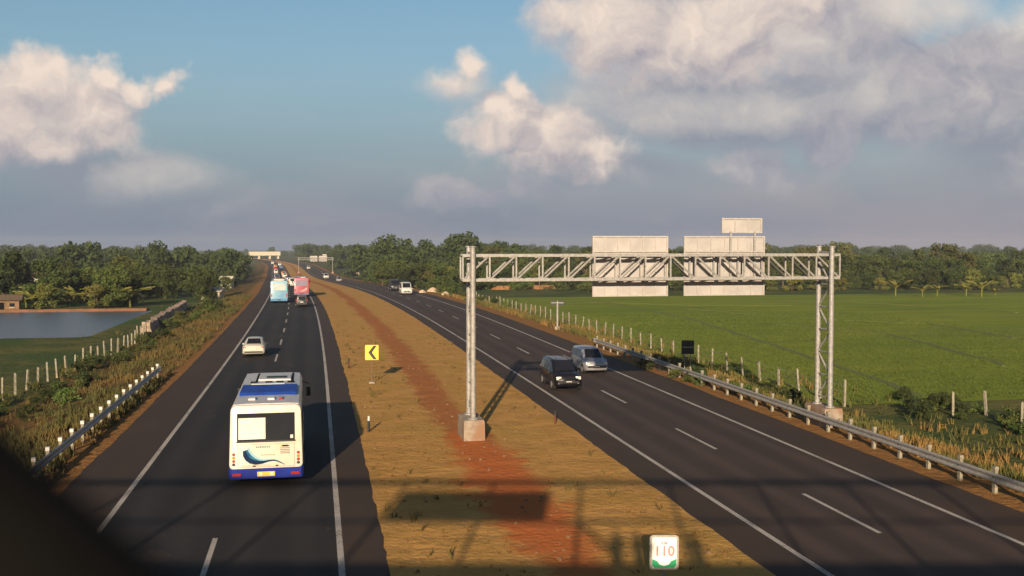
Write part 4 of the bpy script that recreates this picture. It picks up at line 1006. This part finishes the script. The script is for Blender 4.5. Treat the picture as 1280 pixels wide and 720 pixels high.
grass('rice_tufts', 16000, lambda r, y: 31+r.random()**1.3*46, lambda r: 58+r.random()**1.2*80, m_rice, .11, .04, 7, 'green young rice standing in the paddy')
r = np.random.default_rng(8); mb = MB()
for i in range(450):
    y = 27+r.random()**1.5*90; t = 2.1+9.6*r.random() if i % 3 else 6.8+r.normal()*1.1
    p = W(t, y); q = .02+.07*r.random()**3; n = 5
    mb.loft([[(p.x+math.cos(a*1.257+i)*q*k*r.uniform(.7, 1.2), p.y+math.sin(a*1.257+i)*q*k*r.uniform(.7, 1.2), p.z+z*q) for a in range(n)] for k, z in ((1, -.2), (.9, .5), (.35, .9))])
tag(mb.build('loose_stones', mat('earth_clod', (.16, .08, .035), (.22, .14, .08), .5, .95, coords='World'), fix=False), 'small loose stones and clods on the median', 'stones', None, 'stuff')
# woods on the horizon
r = np.random.default_rng(5); cs, rs = [], []
for i in range(1500):
    a = r.uniform(-34, 34); dd = r.uniform(520, 1600); th = R(a)
    v = FWD*dd*math.cos(th)+RGT*dd*math.sin(th)
    t = v.x-xc(v.y)
    if -60 < t < 75: continue
    rad = r.uniform(3.5, 6.5); cs.append((v.x, v.y, ground(t, v.y)+r.uniform(2, 10)*(.8+dd/3000))); rs.append(rad)
def clump_tree(t, y, H):
    for q in range(7):
        f = r.random()*6.28; e = r.random()*H*.32; cs.append((xc(y)+t+math.cos(f)*e, y+math.sin(f)*e, ground(t, y)+H*(.18+.72*r.random())-e*.3)); rs.append(H*r.uniform(.14, .24))
for i in range(90): clump_tree(r.uniform(-70, -19), r.uniform(340, 620), r.uniform(9, 15))
for i in range(60): clump_tree(r.uniform(-210, -70), r.uniform(370, 600), r.uniform(11, 17))
for i in range(110):
    px = r.uniform(425, 660); dd = r.uniform(345, 500); v = FWD*dd+RGT*((px-640)/F*dd); t = v.x-xc(v.y)
    if t > 29: clump_tree(t, v.y, r.uniform(11, 18))
for i in range(70):
    px = r.uniform(345, 445); dd = r.uniform(650, 1000); v = FWD*dd+RGT*((px-640)/F*dd); t = v.x-xc(v.y)
    if t > 30 or t < -26: clump_tree(t, v.y, r.uniform(11, 18))
V, n = leaves(cs, rs, 11, .75, 9)
o = bpy.data.objects.new('distant_woods', mesh_quads('distant_woods', V, n, m_leaf[0])); COL.objects.link(o); tag(o, 'dark unbroken woods along the horizon', 'woods', None, 'stuff')

# ------------------------------------------------------------------ small buildings and oddments
def house(p, w, d, h, rz, label, wallm, roofm=None):
    g = empty('house', p, rz, label=label, cat='house')
    wl = MB().box((0, 0, h/2-.2), (w, d, h+.4)).build('wall', wallm, g)
    rf = MB(); e = .45
    vs = [(-w/2-e, -d/2-e, h), (w/2+e, -d/2-e, h), (w/2+e, d/2+e, h), (-w/2-e, d/2+e, h), (-w/2-e, 0, h+d*.32), (w/2+e, 0, h+d*.32)]
    rf.add(vs, [(0,1,5,4), (2,3,4,5), (0,4,3), (1,2,5), (0,3,2,1)]); rf.build('roof', roofm or M['tile'], g)
    MB().box((-w*.2, -d/2-.02, h*.4), (w*.2, .06, h*.8)).build('door', M['dark'], g)
    f = MB().box((w*.22, -d/2-.02, h*.55), (w*.2, .06, h*.35)).build('window', M['glass'], g); MB().box((w*.22, -d/2-.06, h*.34), (w*.25, .12, .08)).build('sill', M['cream'], f)
    return g
house(pix(10, 388), 3.4, 2.6, 1.6, R(8), 'small brown hut at the far left end of the pond', mat('hut_boards', (.24, .14, .08), (.14, .09, .05), 5, .9), mat('thatch', (.13, .09, .055), (.08, .06, .04), 5, .95))
house(pix(58, 362), 5, 4, 3.4, R(-5), 'pale house showing through the trees beyond the pond', M['white'])
house(pix(266, 374), 3.6, 2.6, 1.5, R(-15), 'low cream house among the trees left of the road', M['cream'], M['cream'])
house(pix(284, 360), 3.0, 2.6, 2.6, R(-12), 'small white house farther along the left roadside', M['cream'], M['cream'])
# cream overbridge on the horizon
yb = 1090.
ob = empty('overbridge', (xc(yb)+9, yb, drop(yb)), R(12), label='long cream overbridge crossing the road on the horizon', cat='bridge')
MB().box((2, 0, 4.6), (31, 8, 2.2)).build('deck', M['cream'], ob)
for x in (-12, -4, 7, 15.5): MB().box((x, 0, 1.6), (1.6, 6, 3.8)).build('pier', M['cream'], ob)
for y in (-4.05, 4.05): MB().box((2, y, 6.6), (31, .25, 1.8)).build('parapet', M['cream'], ob)
# pale blocks and heaps by the right road edge
def heap(px, py, s, label, m):
    p = pix(px, py); rr = random.Random(int(px)); mb = MB(); rings = []
    for k, (f, z) in enumerate(((1, -.1), (.9, .3), (.6, .7), (.22, .95))):
        rings.append([(math.cos(a*.785)*f*s*rr.uniform(.8, 1.2), math.sin(a*.785)*f*s*.7*rr.uniform(.8, 1.2), z*s*.9) for a in range(8)])
    mb.loft(rings); o = mb.build('rubble_heap', m, smooth=True); o.location = p; tag(o, label, 'rubble heap')
m_sand = mat('pale_rubble', (.55, .42, .30), (.38, .28, .19), 3, .95, bump=.6)
heap(541, 365, 1.1, 'taller pale rubble heap at the right road edge near the white van', m_sand); heap(557, 369, .8, 'smaller pale rubble heap beside the taller one at the road edge', m_sand); heap(447, 343, 1.5, 'whitish heap at the right road edge farther off', m_sand)
heap(528, 366, .7, 'low pinkish rubble heap just right of the white van', m_sand)
m_brown = mat('brown_bank', (.30, .14, .055), (.20, .11, .04), .8, .95, coords='World', bump=.7)
strip('earth_bank', gline([(596, 362), (640, 362), (692, 361)]), 5, 1.0, m_brown)
# haze
HAZE = 0.00020
if HAZE:
    m = bpy.data.materials.new('haze'); m.use_nodes = True; T = Tree(m.node_tree); T.n.clear()
    out = T.node('ShaderNodeOutputMaterial'); v = T.node('ShaderNodeVolumePrincipled'); v.inputs['Color'].default_value = (.66, .72, .86, 1); v.inputs['Density'].default_value = HAZE; v.inputs['Anisotropy'].default_value = 0
    T.l.new(v.outputs[0], out.inputs['Volume'])
    o = MB().box((-150, 1270, 6.5), (5700, 2700, 33)).build('haze', m); o['kind'] = 'stuff'; o['label'] = 'pale blue haze in the air'; o['category'] = 'haze'
